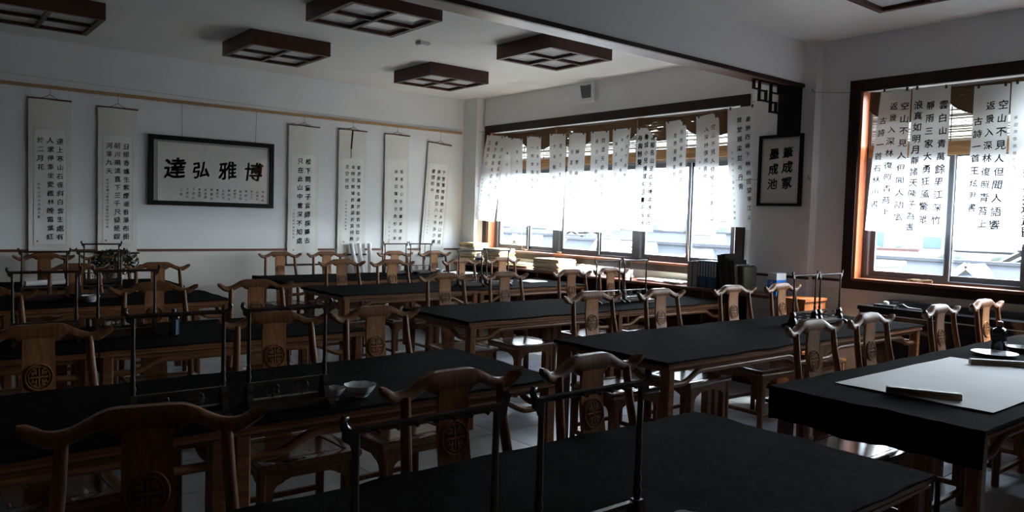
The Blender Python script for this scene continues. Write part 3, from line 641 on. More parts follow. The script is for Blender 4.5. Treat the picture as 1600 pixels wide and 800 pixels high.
def rack_proto():
    t = thing('brush_rack', '', 'brush rack', (0, 0, 0), 0, 'dark wooden brush racks on the tables'); w = .155
    prof = [(.011, .03), (.013, .05), (.008, .06), (.012, .075), (.008, .09), (.011, .105), (.0075, .12), (.0115, .14), (.0075, .155), (.010, .17), (.007, .185), (.0085, .21), (.007, .30), (.007, .395)]
    for sx in (-1, 1):
        put('post', MB().lathe(prof, 8, (sx*w, 0, 0)), 'rack', t, smooth=50)
        poly = [(-.085, 0), (-.06, 0), (-.045, .012), (.045, .012), (.06, 0), (.085, 0), (.088, .014), (.06, .028), (.035, .034), (.03, .055), (.02, .075), (.022, .095), (.012, .12), (-.012, .12), (-.022, .095), (-.02, .075), (-.03, .055), (-.035, .034), (-.06, .028), (-.088, .014)]
        put('foot', MB().prism(poly, sx*w-.011, sx*w+.011, YZ), 'rack', t)
    # bar with curled ends
    end = [(w+.010, .397), (w+.017, .400), (w+.023, .406), (w+.026, .415), (w+.023, .423), (w+.016, .424)]
    path = [(-a, b) for a, b in reversed(end)]+[(-w, .397), (0, .397), (w, .397)]+end
    put('top_bar', MB().tube([(a, 0, b) for a, b in path], [.004]+[.008]*(len(path)-2)+[.004], 6), 'rack', t, smooth=60)
    for sx in (-1, 1): put('bracket', MB().prism([(sx*w, .39), (sx*(w+.024), .40), (sx*(w+.022), .38), (sx*(w+.010), .372), (sx*w, .35)], -.006, .006, XZ), 'rack', t)
    for k in range(7):
        x = -w+.035+k*(2*w-.07)/6
        put('peg', MB().tube([(x, 0, .397), (x, -.018, .392), (x, -.022, .398)], .003, 5), 'rack', t)
    put('lower_rail', MB().box(-w+.01, w-.01, -.014, .014, .035, .052), 'rack', t)
    put('lower_rail', MB().box(-w+.008, w-.008, -.007, .007, .108, .118), 'rack', t)
    for cx in (-.06, .06):
        mb = MB()
        for a in range(4):
            b = a*math.pi/2+math.pi/4; c = (cx+.017*math.cos(b), .08+.014*math.sin(b))
            mb.tube([(c[0]+.011*math.cos(k*math.pi/4), 0, c[1]+.011*math.sin(k*math.pi/4)) for k in range(9)], .0032, 5)
        mb.bar((cx-.03, 0, .08), (cx+.03, 0, .08), .006, .005).bar((cx, 0, .052), (cx, 0, .108), .006, .005)
        put('fretwork', mb, 'rack', t)
    put('base_board', MB().box(-w+.01, w-.01, -.05, .05, .012, .035), 'rack', t)
    return t

ROW = {1: 'front', 2: 'second', 3: 'third', 4: 'fourth', 5: 'back'}
# rows: (near edge of the left block, its right end), (near edge of the window-side block, its left end)
LROW = {1: (1.01, 2.57), 2: (2.745, 2.56), 3: (4.585, 2.48), 4: (6.68, 2.32), 5: (8.10, 2.32)}
RROW = {1: (1.13, 3.35), 2: (2.72, 3.36), 3: (4.58, 3.34), 4: (6.61, 3.34), 5: (8.09, 3.40)}
sp = []
for r in range(1, 6):
    y, x = LROW[r]
    sp.append(((x-TL/2, y+TW/2, 0), 0, f'writing table at the aisle end of the {ROW[r]} left-hand row'))
    sp.append(((x-TL*1.5-.004, y+TW/2, 0), 0, f'writing table cut by the left edge in the {ROW[r]} left-hand row'))
    y, x = RROW[r]
    sp.append(((x+TL/2, y+TW/2, 0), 0, f'writing table at the aisle end of the {ROW[r]} window-side row'))
    sp.append(((x+TL*1.5+(.2 if r == 1 else .004), y+TW/2, 0), 0, f'writing table at the window end of the {ROW[r]} window-side row'))
copies(table_proto(), sp)

# ------------------------------------------------------------------ felt cloths, one along each row
def felt(label, x0, x1, y0, y1, drop=(.012, .012, .012, .012), seed=0, rough=.0025, edge=.006):
    """drop: near (-Y), far (+Y), left (-X), right (+X)"""
    cx, cy = (x0+x1)/2, (y0+y1)/2
    t = thing('felt_cloth', label, 'tablecloth', (cx, cy, .815), 0, 'black felt table cloths')
    hx, hy = (x1-x0)/2, (y1-y0)/2; nx, ny = int((x1-x0)/.035), 30
    N = lambda a, b, s: mnoise.noise(Vector((a*s+seed*9, b*s, seed*3.3)))
    def top(u, v):
        x = -hx+2*hx*u; y = -hy+2*hy*v
        z = .004+rough*(1+N(x, y, 6))+rough*.6*N(x, y, 18)
        e = min(u, 1-u)*2*hx; f = min(v, 1-v)*2*hy
        k = math.exp(-min(e, f)/.03); z += k*edge*max(0, N(x, y, 5)+.1)
        if u in (0, 1): x += .010*N(1, y, 4)
        if v in (0, 1): y += .010*N(x, 2, 4)
        return Vector((x, y, z))
    mb = MB().surf(top, nx, ny)
    put('top', mb, 'felt', t, smooth=80)
    for s, d in zip(('n', 'f', 'l', 'r'), drop):
        if d <= 0: continue
        L = nx if s in 'nf' else ny
        def side(u, v, s=s, d=d):
            p = top(*{'n': (u, 0), 'f': (u, 1), 'l': (0, u), 'r': (1, u)}[s])
            o = Vector({'n': (0, -1, 0), 'f': (0, 1, 0), 'l': (-1, 0, 0), 'r': (1, 0, 0)}[s])
            dd = d*(1+(.25 if d < .1 else .10)*N(u*6, 3, 1.5))
            wave = .008*min(1, d/.12)*math.sin(u*11+seed)*v
            return p+o*(.004*math.sin(v*1.57)+wave+.006*v*min(1, d/.1))-Vector((0, 0, dd*v))
        put('overhang', MB().surf(side, L, 6), 'felt', t, smooth=80)
    return t
for r in range(1, 6):
    y, x = LROW[r]
    if r == 1: felt('wrinkled black felt filling the bottom centre, under the two largest brush racks', x-TL*2-.01, x+.012, y-.004, y+TW+.012, (.004, .045, .02, .010), 1, .0035, .010)
    else: felt(f'black felt along the {ROW[r]} left-hand row of tables', x-TL*2-.01, x+.004, y-.004, y+TW+.004, (.009, .02, .02, .02), r, .003, .008)
    y, x = RROW[r]
    if r == 1: felt('black felt with a deep overhang on the front window-side row', x-.035, x+TL*2+.2, y-.012, y+TW+.004, (.016, .02, .155, .02), 7, .003, .006)
    elif r == 5: felt('black felt along the back window-side row of tables, drooping at its left end', x-.03, x+TL*2+.006, y-.004, y+TW+.01, (.009, .02, .10, .02), 12, .003, .01)
    else: felt(f'black felt along the {ROW[r]} window-side row of tables', x-.012, x+TL*2+.01, y-.004, y+TW+.006, (.009, .02, .022, .012), 5+r, .003, .008)
tag(put('felt_flap', MB().surf(lambda u, v: Vector((2.575+.06*u+.01*math.sin(v*3), 1.0+.02*u-.01*math.sin(u*5), .80-.17*v*(1-.25*u))), 6, 8), 'felt', smooth=80), 'loose flap of black felt hanging at the near corner of the front left-hand table', 'cloth')

# ------------------------------------------------------------------ chairs: (x, y of the crest)
CH_L = {1: [(.455, 2.12, -13), (1.46, 2.09, 1), (2.10, 2.07, 3)], 2: [(.50, 3.80), (1.52, 3.79), (2.12, 3.79, 3)], 3: [(.45, 5.64), (1.42, 5.64), (2.13, 5.64)], 4: [(1.28, 7.72), (1.97, 7.72)], 5: [(1.28, 9.44), (1.90, 9.44)]}
CH_R = {1: [(3.95, 2.22), (4.60, 2.22), (5.62, 2.23), (6.42, 2.23)], 2: [(3.93, 3.92), (4.64, 3.87), (5.51, 3.83), (6.19, 3.79)], 3: [(3.90, 5.76), (4.57, 5.72), (5.50, 5.78), (6.18, 5.87)],
        4: [(3.91, 7.80), (4.46, 7.66), (5.43, 7.66), (6.18, 7.80)], 5: [(3.88, 9.46), (4.52, 9.46), (5.55, 9.46), (6.22, 9.46)]}
sp = []
ORD = ['first', 'second', 'third', 'fourth']
for r in range(1, 6):
    n = len(CH_L[r])
    for i, (x, y, *a) in enumerate(CH_L[r]):
        who = ('aisle-end', 'second-from-aisle', 'third-from-aisle')[n-1-i]
        sp.append(((x, y-.28, 0), R(a[0] if a else random.uniform(-1.5, 1.5)), f'{who} yoke-back chair behind the {ROW[r]} left-hand row'))
    for i, (x, y) in enumerate(CH_R[r]):
        who = ('aisle-end', 'second-from-aisle', 'second-from-window', 'window-end')[i]
        sp.append(((x, y-.28, 0), R(random.uniform(-2, 2)), f'{who} yoke-back chair behind the {ROW[r]} window-side row'))
copies(chair_proto(), sp)

# ------------------------------------------------------------------ brush racks
TZ = .825
copies(rack_proto(), [((.785, 1.19, TZ), 0, 'large left brush rack on the nearest table, bottom centre'), ((1.215, 1.19, TZ), 0, 'large right brush rack on the nearest table, bottom centre'),
    ((.81, 2.87, TZ), 0, 'left brush rack on the second left-hand row'), ((1.215, 2.87, TZ), 0, 'brush rack beside the two bowls on the second left-hand row'),
    ((.68, 4.97, TZ), 0, 'brush rack near the left photo edge on the third left-hand row'), ((1.10, 4.97, TZ), 0, 'brush rack beside the dark ink bottle on the third left-hand row'),
    ((.97, 7.1, TZ), 0, 'left brush rack on the fourth left-hand row'), ((1.37, 7.1, TZ), 0, 'right brush rack on the fourth left-hand row'), ((1.65, 8.5, TZ), 0, 'brush rack in front of the dark plant on the back left-hand row'),
    ((5.50, 3.16, TZ), 0, 'left brush rack of the pair on the second window-side row'), ((5.88, 3.16, TZ), 0, 'right brush rack of the pair on the second window-side row'),
    ((5.235, 5.0, TZ), 0, 'left brush rack of the pair on the third window-side row'), ((5.615, 5.0, TZ), 0, 'right brush rack of the pair on the third window-side row'),
    ((5.0, 6.87, TZ), 0, 'left brush rack of the pair on the fourth window-side row'), ((5.38, 6.87, TZ), 0, 'right brush rack of the pair on the fourth window-side row'),
    ((5.09, 8.64, TZ), 0, 'left brush rack of the pair on the back window-side row'), ((5.47, 8.64, TZ), 0, 'right brush rack of the pair on the back window-side row')])
def brush(label, x, y, z, L=.22):
    t = thing('writing_brush', label, 'brush', (x, y, z))
    put('handle', MB().tube([(0, 0, 0), (0, 0, -L*.72)], .0045, 6), 'bamboo', t)
    put('hair', MB().lathe([(.006, -L*.72), (.010, -L*.80), (.008, -L*.9), (.001, -L)], 8), 'bristle', t, smooth=60)
brush('writing brush hanging from the right rack on the back window-side row', 5.52, 8.615, 1.215)
brush('writing brush hanging from the right rack on the third window-side row', 5.52, 4.972, 1.215, .2)

# ------------------------------------------------------------------ small things on the tables
def bowl(label, x, y, r, h, lobes=6, mat='porcelain', name='porcelain_bowl', z=TZ):
    t = thing(name, label, 'bowl', (x, y, z))
    prof = [(.0, .004), (.38, .004), (.42, 0), (.46, .0), (.46, .012), (.62, .25), (.85, .62), (.98, .95), (1.0, 1.0), (.96, .98), (.82, .66), (.58, .30), (.30, .16), (.0, .14)]
    n = 36; rings = []
    for pr_, pz in prof:
        ring = []
        for k in range(n):
            a = 2*math.pi*k/n; q = 1+.05*abs(math.cos(a*lobes/2))*min(1, pz)
            ring.append(Vector((r*pr_*q*math.cos(a), r*pr_*q*math.sin(a), h*pz*(1+.05*abs(math.cos(a*lobes/2))*(pz > .6)))))
        rings.append(ring)
    put('body', MB().loft(rings, False), mat, t, smooth=60)
    put('glaze_band', MB().loft([[Vector((r*q*math.cos(2*math.pi*k/n)*1.035, r*q*math.sin(2*math.pi*k/n)*1.035, zz*h)) for k in range(n)] for q, zz in ((.70, .36), (.74, .43))], False), 'blue_glaze', t, smooth=60)
    return t
bowl('smaller white bowl tucked behind the brush rack post', 1.43, 2.90, .046, .050)
bowl('wider lobed white bowl beside the brush rack on the second left-hand row', 1.55, 2.90, .066, .050, 8)
bowl('pale bowl rim peeking in at the bottom edge of the photo', 1.52, 1.15, .05, .05)
bowl('white water bowl on the fourth left-hand row', 1.27, 6.95, .07, .05)
bowl('small white bowl under the racks on the back window-side row', 5.74, 8.58, .05, .06)
bowl('dark ink bowl between the racks on the back window-side row', 5.28, 8.44, .045, .045, 6, 'inkbottle')
bowl('small pale bowl on the fourth window-side row', 5.62, 6.95, .05, .045)
def ink_bottle(label, x, y, s, w, body='inkbottle', lab=None):
    t = thing('ink_bottle', label, 'bottle', (x, y, TZ))
    pr_ = [(w*.9, 0), (w, .006), (w, s*.68), (w*.9, s*.74), (w*.45, s*.80), (w*.42, s*.84)]
    put('body', MB().loft([[Vector((a*r*1.0, b*r, z)) for a, b in ((-1, -.75), (-.75, -1), (.75, -1), (1, -.75), (1, .75), (.75, 1), (-.75, 1), (-1, .75))] for r, z in pr_]), body, t, smooth=40)
    put('cap', MB().lathe([(w*.5, s*.83), (w*.5, s*.97), (w*.35, s)], 12), 'redcap' if not lab else 'dark', t, smooth=40)
    if lab: put('label', MB().box(w*.2, w*.74, -w-.0015, -w-.0005, s*.08, s*.62).box(w+.0005, w+.0015, -w*.7, w*.6, s*.08, s*.62), lab, t)  # pale faces paint a blue highlight onto the bottle
ink_bottle('tall dark ink bottle with red-brown cap on the front window-side row', 5.56, 1.83, .20, .036)
ink_bottle('dark ink bottle with painted blue highlight on the third left-hand row', 1.335, 4.86, .17, .026, lab='bluehighlight')
# plate and ink dish on the front window-side table
pl = tag(put('plate', MB().lathe([(.0, .002), (.08, .0), (.085, .002), (.125, .014), (.13, .017), (.124, .016), (.08, .006), (.0, .005)], 36, cap=False), 'porcelain', loc=(5.40, 1.80, TZ), smooth=50), 'white porcelain plate in front of the tall ink bottle', 'plate')
dk = tag(put('ink_dish', MB().lathe([(.05, 0), (.085, .012), (.095, .03), (.088, .03), (.07, .016), (.0, .012)], 30, cap=False), 'inkbottle', loc=(5.74, 1.76, TZ), smooth=50), 'dark ink dish at the right photo edge beside the bottle', 'dish')
tag(put('porcelain_plate', MB().lathe([(.0, .002), (.07, .0), (.11, .012), (.106, .013), (.065, .005), (.0, .005)], 30, cap=False), 'porcelain', loc=(5.72, 1.52, TZ), smooth=50), 'second white plate below the dark ink dish', 'plate')
# writing paper with folds, paperweights
wp = thing('writing_paper', 'large white sheet with fold lines on the front window-side table', 'paper', (4.3, 1.56, TZ))
hN = lambda x, y: .003+.0025*mnoise.noise(Vector((x*3, y*3, 4)))+.0018*abs(math.sin((y+.1*x)*13))
put('sheet', MB().surf(lambda u, v: Vector((-.65+1.38*u, -.352+.705*v, hN(-.65+1.3*u, -.35+.7*v))), 44, 30), 'paperflat', wp, smooth=20)
def ruler(label, x, y, rz, L, w=.036, h=.032):
    t = thing('paperweight', label, 'paperweight', (x, y, TZ+.006), rz)
    put('body', MB().loft([[Vector((a*(L/2-e), b*(w/2-e), z)) for a, b in ((-1, -1), (1, -1), (1, 1), (-1, 1))] for e, z in ((0, 0), (0, h-.004), (.004, h))]), 'ruler', t)
    put('carved_line', MB().box(-L*.4, L*.4, -w/2-.0006, -w/2+.001, h*.45, h*.6), 'rack', t)
ruler('brown wooden paperweight on the near edge of the white sheet', 3.70, 1.515, math.atan2(1.375-1.655, 3.76-3.62), .31)
ruler('brown wooden paperweight at the right photo edge on the white sheet', 4.96, 1.62, R(-50), .32)
ruler('small wooden block beside the rack on the second window-side row', 5.40, 3.02, R(10), .14, .05, .03)
ruler('pale block at the foot of the rack on the third window-side row', 5.66, 4.85, R(5), .09, .04, .03)
for lab, x, y, a, L in (('rolled white papers lying on the back left-hand row', 1.18, 8.5, .25, .38),):
    tag(put('paper_roll', MB().tube([(-L/2, 0, .028), (L/2, 0, .028)], .026, 14), 'paperflat', loc=(x, y, TZ), rz=a, smooth=40), lab, 'paper roll')
for lab, x, y, a, w, d, h in (('flat white sheets on the back window-side row', 6.03, 8.55, .1, .42, .30, .012), ('loose white sheet beside the bowls on the back window-side row', 5.56, 8.85, 0, .34, .22, .006), ('pale sheets at the window end of the fourth window-side row', 6.15, 7.15, .05, .30, .24, .008)):
    tag(put('paper_sheets', MB().surf(lambda u, v: Vector(((u-.5)*w, (v-.5)*d, h+.004*math.sin(u*7)*math.sin(v*5))), 8, 8).box(-w/2, w/2, -d/2, d/2, 0, h-.004), 'paperflat', loc=(x, y, TZ), rz=a), lab, 'paper')
# dark plant in a cream wrap on the back left-hand table
pt = thing('potted_plant', 'dark leafy plant in a cream wrap on the back left-hand row', 'plant', (1.84, 8.83, TZ))
put('pot', MB().lathe([(.06, 0), (.075, .01), (.095, .10), (.10, .12), (.085, .118), (.08, .09), (.0, .085)], 20), 'pot', pt, smooth=50)
lf = MB()
for k in range(430):
    a = random.uniform(0, 6.28); b = random.uniform(-.55, 1.0); r = random.uniform(.11, .21)
    c = Vector((r*1.15*math.cos(a)*math.sqrt(max(0, 1-b*b*.8)), r*.8*math.sin(a)*math.sqrt(max(0, 1-b*b*.8)), .16+.16*b))
    d1 = Vector((random.uniform(-1, 1), random.uniform(-1, 1), random.uniform(-1, 1))).normalized(); d2 = d1.orthogonal().normalized()
    s = random.uniform(.018, .032); lf.add([c-d1*s, c+d2*s*.55+Vector((0, 0, .004)), c+d1*s, c-d2*s*.55], [(0, 1, 2, 3)])
put('foliage', lf, 'leaf', pt, kind='stuff')
put('stem', MB().tube([(0, 0, .08), (.01, .01, .2), (-.02, 0, .3)], [.012, .009, .004], 6).tube([(0, 0, .12), (.09, .02, .22)], .005, 5).tube([(0, 0, .14), (-.08, -.03, .24)], .005, 5), 'soil', pt)
bag = tag(put('cloth_bag', MB().surf(lambda u, v: Vector((-.13+.26*u, .035*math.sin(v*math.pi*2)*1.0+(.03 if v > .5 else -.03), .0+.05*math.sin(v*math.pi)-.16*abs(v-.5)*2+.008*math.sin(u*9))), 12, 14), 'pot', loc=(1.93, 9.43, 1.058), smooth=80), 'cream cloth draped over a chair top behind the dark plant', 'cloth')

# ------------------------------------------------------------------ long bench under the long window
bn = thing('window_bench', 'long red-brown bench shelf under the long window', 'bench', (6.87, 6.85, 0)); b0, b1 = -2.78, 2.60
put('top_board', MB().loft([[Vector((x, y, z)) for x, y in ((-.24+e, b0+e), (.21, b0+e), (.21, b1), (-.24+e, b1))] for e, z in ((.008, .885), (0, .892), (0, .913), (.008, .92))]), 'bench', bn)
put('back_panel', MB().box(.18, .20, b0+.03, b1-.02, 0, .885), 'casing', bn)
put('shelf', MB().box(-.20, .18, b0+.04, b1-.04, .46, .485), 'bench', bn)
put('plinth', MB().box(-.18, .18, b0+.04, b1-.04, 0, .08), 'casing', bn)
for k in range(7):
    y = b0+.02+(b1-b0-.065)*k/6; put('divider', MB().box(-.21, .18, y, y+.025, 0, .885), 'bench', bn)
cb = thing('low_cabinet', 'small orange-brown wooden cabinet at the near end of the bench', 'cabinet', (6.72, 3.86, 0))
put('body', MB().box(-.17, .20, -.10, .14, 0, .90), 'orange_wood', cb); put('top', MB().box(-.18, .21, -.11, .15, .90, .925), 'orange_wood', cb)
put('door', MB().box(-.182, -.17, -.08, .12, .08, .86), 'orange_wood', cb)

BZ = .921
def sheaf(name, label, cat, x, y, w, d, h, mat, rz=0, z=BZ, group=None, puff=.012):
    """a soft bundle of paper: rounded slab"""
    mb = MB(); n = 7; rings = []
    for k in range(n):
        q = k/(n-1); e = puff*(1-math.sin(q*math.pi)); zz = h*q
        pts = []
        for a, b in ((-1, -1), (0, -1), (1, -1), (1, 0), (1, 1), (0, 1), (-1, 1), (-1, 0)):
            pts.append(Vector((a*(w/2-e)+random.uniform(-.004, .004), b*(d/2-e)+random.uniform(-.004, .004), zz+random.uniform(-.002, .002)*(0 < k))))
        rings.append(pts)
    mb.loft(rings)
    o = put(name, mb, mat, loc=(x, y, z), rz=rz, smooth=50)
    return tag(o, label, cat, group)
# tall pile in the corner: five rolled bundles
zz = BZ
for k, (h, m, lab) in enumerate(((.07, 'yellow', 'bottom yellowed paper bundle of the corner pile'), (.055, 'yellow', 'second yellowed paper bundle from the bottom of the corner pile'), (.06, 'cream', 'middle cream paper bundle of the corner pile'), (.06, 'cream', 'second cream paper bundle from the top of the corner pile'), (.065, 'yellow', 'topmost paper bundle of the corner pile'))):
    sheaf('paper_bundle', lab, 'paper bundle', 6.80+.01*(k % 2), 9.25+.02*(k % 3), .30, .40-.01*k, h, m, R(random.uniform(-4, 4)), zz, 'paper bundles piled in the corner', .02); zz += h-.004
def pile(label, x, y, w, d, layers, mats, rz=0, jitter=.015):
    t = thing('paper_stack', label, 'paper stack', (x, y, BZ), rz, 'paper stacks on the window bench'); z = 0
    for k, h in enumerate(layers):
        rg = []
        ox, oy, a = random.uniform(-jitter, jitter), random.uniform(-jitter, jitter), R(random.uniform(-4, 4))
        for q in range(4):
            s = q/3; e = .006*(1-math.sin(s*math.pi))
            rg.append([Matrix.Rotation(a, 3, 'Z') @ Vector((i*(w/2-e)+random.uniform(-.004, .004), j*(d/2-e)+random.uniform(-.004, .004), 0))+Vector((ox, oy, z+h*s+random.uniform(0, .002))) for i, j in ((-1, -1), (0, -1), (1, -1), (1, 0), (1, 1), (0, 1), (-1, 1), (-1, 0))])
        put('sheaf', MB().loft(rg), mats[k % len(mats)], t, smooth=50); z += h
    return t
pile('ragged yellow paper stack under the left end of the long window', 6.84, 8.70, .30, .38, [.03, .025, .035, .03, .03, .028, .035, .02], ['yellow', 'yellow', 'cream', 'yellow'], .05, .02)
pile('low spread of yellow papers left of the tall folder stack', 6.84, 8.18, .30, .42, [.012, .01, .014, .02], ['yellow', 'cream'], .1, .03)
pile('neat stack of paper folders in the middle of the bench', 6.84, 7.52, .32, .50, [.022]*7, ['cream', 'yellow', 'cream', 'cream', 'yellow'], 0, .008)
tag(put('red_folder', MB().box(-.10, .10, -.13, .13, 0, .004), 'redcap', loc=(6.90, 7.45, BZ+.156), rz=.2), 'thin red folder on top of the neat folder stack', 'folder')
hp = tag(put('paper_heap', MB().surf(lambda u, v: Vector(((u-.5)*.34, (v-.5)*.52, .02+.10*math.sin(u*math.pi)**.6*math.sin(v*math.pi)**.6*(.8+.5*mnoise.noise(Vector((u*5, v*6, 2)))))), 22, 30).box(-.16, .16, -.25, .25, 0, .02), 'paperflat', loc=(6.84, 6.93, BZ), smooth=30), 'crumpled heap of white paper on the bench', 'paper heap')
pile('short stack of white booklets on the bench', 6.90, 6.35, .16, .20, [.016, .014, .016, .03, .014], ['paperflat', 'porcelain', 'greycard', 'paperflat', 'white'], .1, .008)
pile('flat cream sheets lying on the bench left of the books', 6.86, 5.66, .28, .62, [.008, .006, .008], ['cream', 'paperflat'], -.03, .02)
tag(put('envelope', MB().box(-.11, .11, -.16, .16, 0, .003), 'paperflat', loc=(6.82, 5.50, BZ+.024), rz=-.3), 'pale envelope on top of the flat sheets', 'envelope')
# blue and white jar at the corner pile
jr = thing('ceramic_jar', 'blue and white porcelain jar by the corner paper pile', 'jar', (6.70, 8.99, BZ))
put('body', MB().lathe([(.035, 0), (.05, .02), (.062, .06), (.058, .10), (.035, .13), (.03, .14), (.036, .15), (.03, .15), (.025, .13)], 20), 'porcelain', jr, smooth=50)
put('glaze_pattern', MB().lathe([(.0625, .045), (.0635, .06), (.0615, .085)], 20, cap=False), 'blue_glaze', jr, smooth=50)
# row of books and binders at the pillar end
def book(label, y, th, h, d, cover, lean=0, x=6.68, pages='page', z=BZ, name='book', spine=None):
    t = thing(name, label, 'book' if name == 'book' else name.replace('_', ' '), (x, y, z+th*math.sin(abs(lean))), 0, 'books and files at the pillar end of the bench'); t.rotation_euler = (lean, 0, 0)
    put('cover', MB().box(0, .004, 0, th, 0, h).box(.004, d, 0, .004, 0, h).box(.004, d, th-.004, th, 0, h), cover, t)
    put('page_block', MB().box(.004, d-.006, .004, th-.004, .004, h-.006), pages, t)
    if spine: put('spine_label', MB().box(-.0012, -.0002, th*.2, th*.8, h*spine[0], h*spine[1]), 'label', t)
y = 5.21
for k, (th, h, cv) in enumerate(((.055, .27, 'greycard'), (.012, .27, 'navy'), (.06, .275, 'greycard'))):
    book(('grey box file at the left end of the book row', 'thin navy file between two grey box files', 'grey box file next to the blue binders')[k], y-th, th, h, .25, cv, name='box_file'); y -= th+.002
for k in range(7):
    book(f'blue binder, {("leftmost", "second", "third", "fourth", "fifth", "sixth", "rightmost")[k]} of the seven blue ones', y-.034, .033, .285, .24, 'blue' if k % 3 else 'navy', name='binder', spine=(.42, .95)); y -= .0345
y -= .06
for k, (th, h, ln, cv, lab) in enumerate(((.035, .36, 9, 'bookdark', 'tallest black book leaning on the blue binders'), (.05, .37, 9, 'bookdark', 'thick black book with pale page edge, second of the leaning ones'), (.03, .33, 9, 'bookdark', 'third of the black leaning books'), (.045, .31, 7, 'bookdark', 'fourth of the black leaning books'), (.03, .27, 6, 'greycard', 'grey-spined book leaning among the black ones'), (.04, .26, 4, 'bookdark', 'short black book before the olive one'), (.02, .25, 3, 'olive', 'olive book at the right end of the leaning row'))):
    book(lab, y-th, th, h, .22, cv, R(-ln), x=6.67+.01*(k % 2)); y -= th+.006
bb = thing('blue_carton', 'bright blue carton with white top at the end of the book row', 'carton', (6.68, 4.17, BZ))
put('body', MB().box(-.03, .14, -.05, .05, 0, .15), 'bluebox', bb); put('lid', MB().box(-.028, .138, -.048, .048, .15, .215), 'porcelain', bb); put('flap', MB().box(-.035, -.03, -.012, .012, 0, .14), 'label', bb)
# rolled papers leaning in the back, near the scrolls
for k, (x, lx_, lab) in enumerate(((5.02, -.13, 'leftmost leaning roll of white paper below the scrolls'), (5.10, -.10, 'middle leaning roll of white paper below the scrolls'), (5.19, -.02, 'rightmost upright roll of white paper below the scrolls'))):
    t = tag(put('paper_roll', MB().tube([(0, 0, 0), (lx_, .03, .62)], .03, 14), 'paperflat', loc=(x+.13, 9.70, .56), smooth=40), lab, 'paper roll', 'paper rolls leaning below the scrolls')
st = thing('low_stand', 'low wooden stand the paper rolls lean on, behind the back chairs', 'stand', (5.2, 9.70, 0))
put('top', MB().box(-.2, .2, -.08, .10, .53, .555), 'wood', st)
for a in (-.17, .17): put('leg', MB().box(a-.02, a+.02, -.06, .08, 0, .53), 'wood', st)

# black cabinet under the right-hand window
ac = thing('black_cabinet', 'long glossy black cabinet under the right-hand window', 'cabinet', (6.935, 2.2, 0)); L0, L1 = -1.9, 1.17
put('body', MB().box(-.14, .14, L0, L1, .03, .87), 'black', ac)
put('top', MB().box(-.155, .145, L0-.01, L1+.01, .87, .905), 'black', ac)
put('back_ledge', MB().box(.06, .145, L0, L1-.15, .905, .955), 'dark', ac)
put('plinth', MB().box(-.12, .13, L0+.02, L1-.02, 0, .03), 'dark', ac)
put('trim_strip', MB().box(-.158, -.155, L0, L1, .835, .845), 'alum_light', ac)
for k in range(3): put('front_panel', MB().box(-.148, -.14, L0+.03+k*1.01, L0+1.0+k*1.01, .06, .80), 'black', ac)
dv = thing('microphone_stand', 'small black clip device with a curled cable on the black cabinet', 'device', (6.90, 3.18, .906))
put('base', MB().box(-.05, .05, -.09, .09, 0, .018), 'dark', dv); put('knob', MB().lathe([(.02, .018), (.026, .03), (.02, .045), (.0, .05)], 14), 'white', dv, smooth=50)
put('cable', MB().tube([(0, -.09, .01), (-.05, -.13, .03), (-.06, -.17, .04), (-.02, -.20, .012), (.0, -.3, .006)], .006, 6), 'dark', dv, smooth=60)
# twine tangle and knots on the window sills
def tangle(label, y, n, s, x=7.08):
    pts = []
    for k in range(n): pts.append((random.uniform(-.03, .03), random.uniform(-s, s), .006+random.uniform(0, .028)))
    tag(put('twine', MB().tube(pts, .0035, 5), 'twine', loc=(x, y, 1.126), smooth=60), label, 'twine')
tangle('tangle of brown twine on the right-hand window sill', 2.98, 34, .12); tangle('knot of twine on the long window sill left of the folders', 8.42, 12, .04); tangle('knot of twine on the long window sill behind the folders', 7.68, 12, .05)
for y, lab in ((8.50, 'thin blind cord hanging to the sill at the left of the long window'), (5.53, 'thin blind cord hanging at the right of the long window')):
    tag(put('blind_cord', MB().tube([(7.13, y+.10, 2.35), (7.125, y+.12, 1.9), (7.12, y+.06, 1.5), (7.10, y, 1.14)], .003, 5), 'twine'), lab, 'cord')

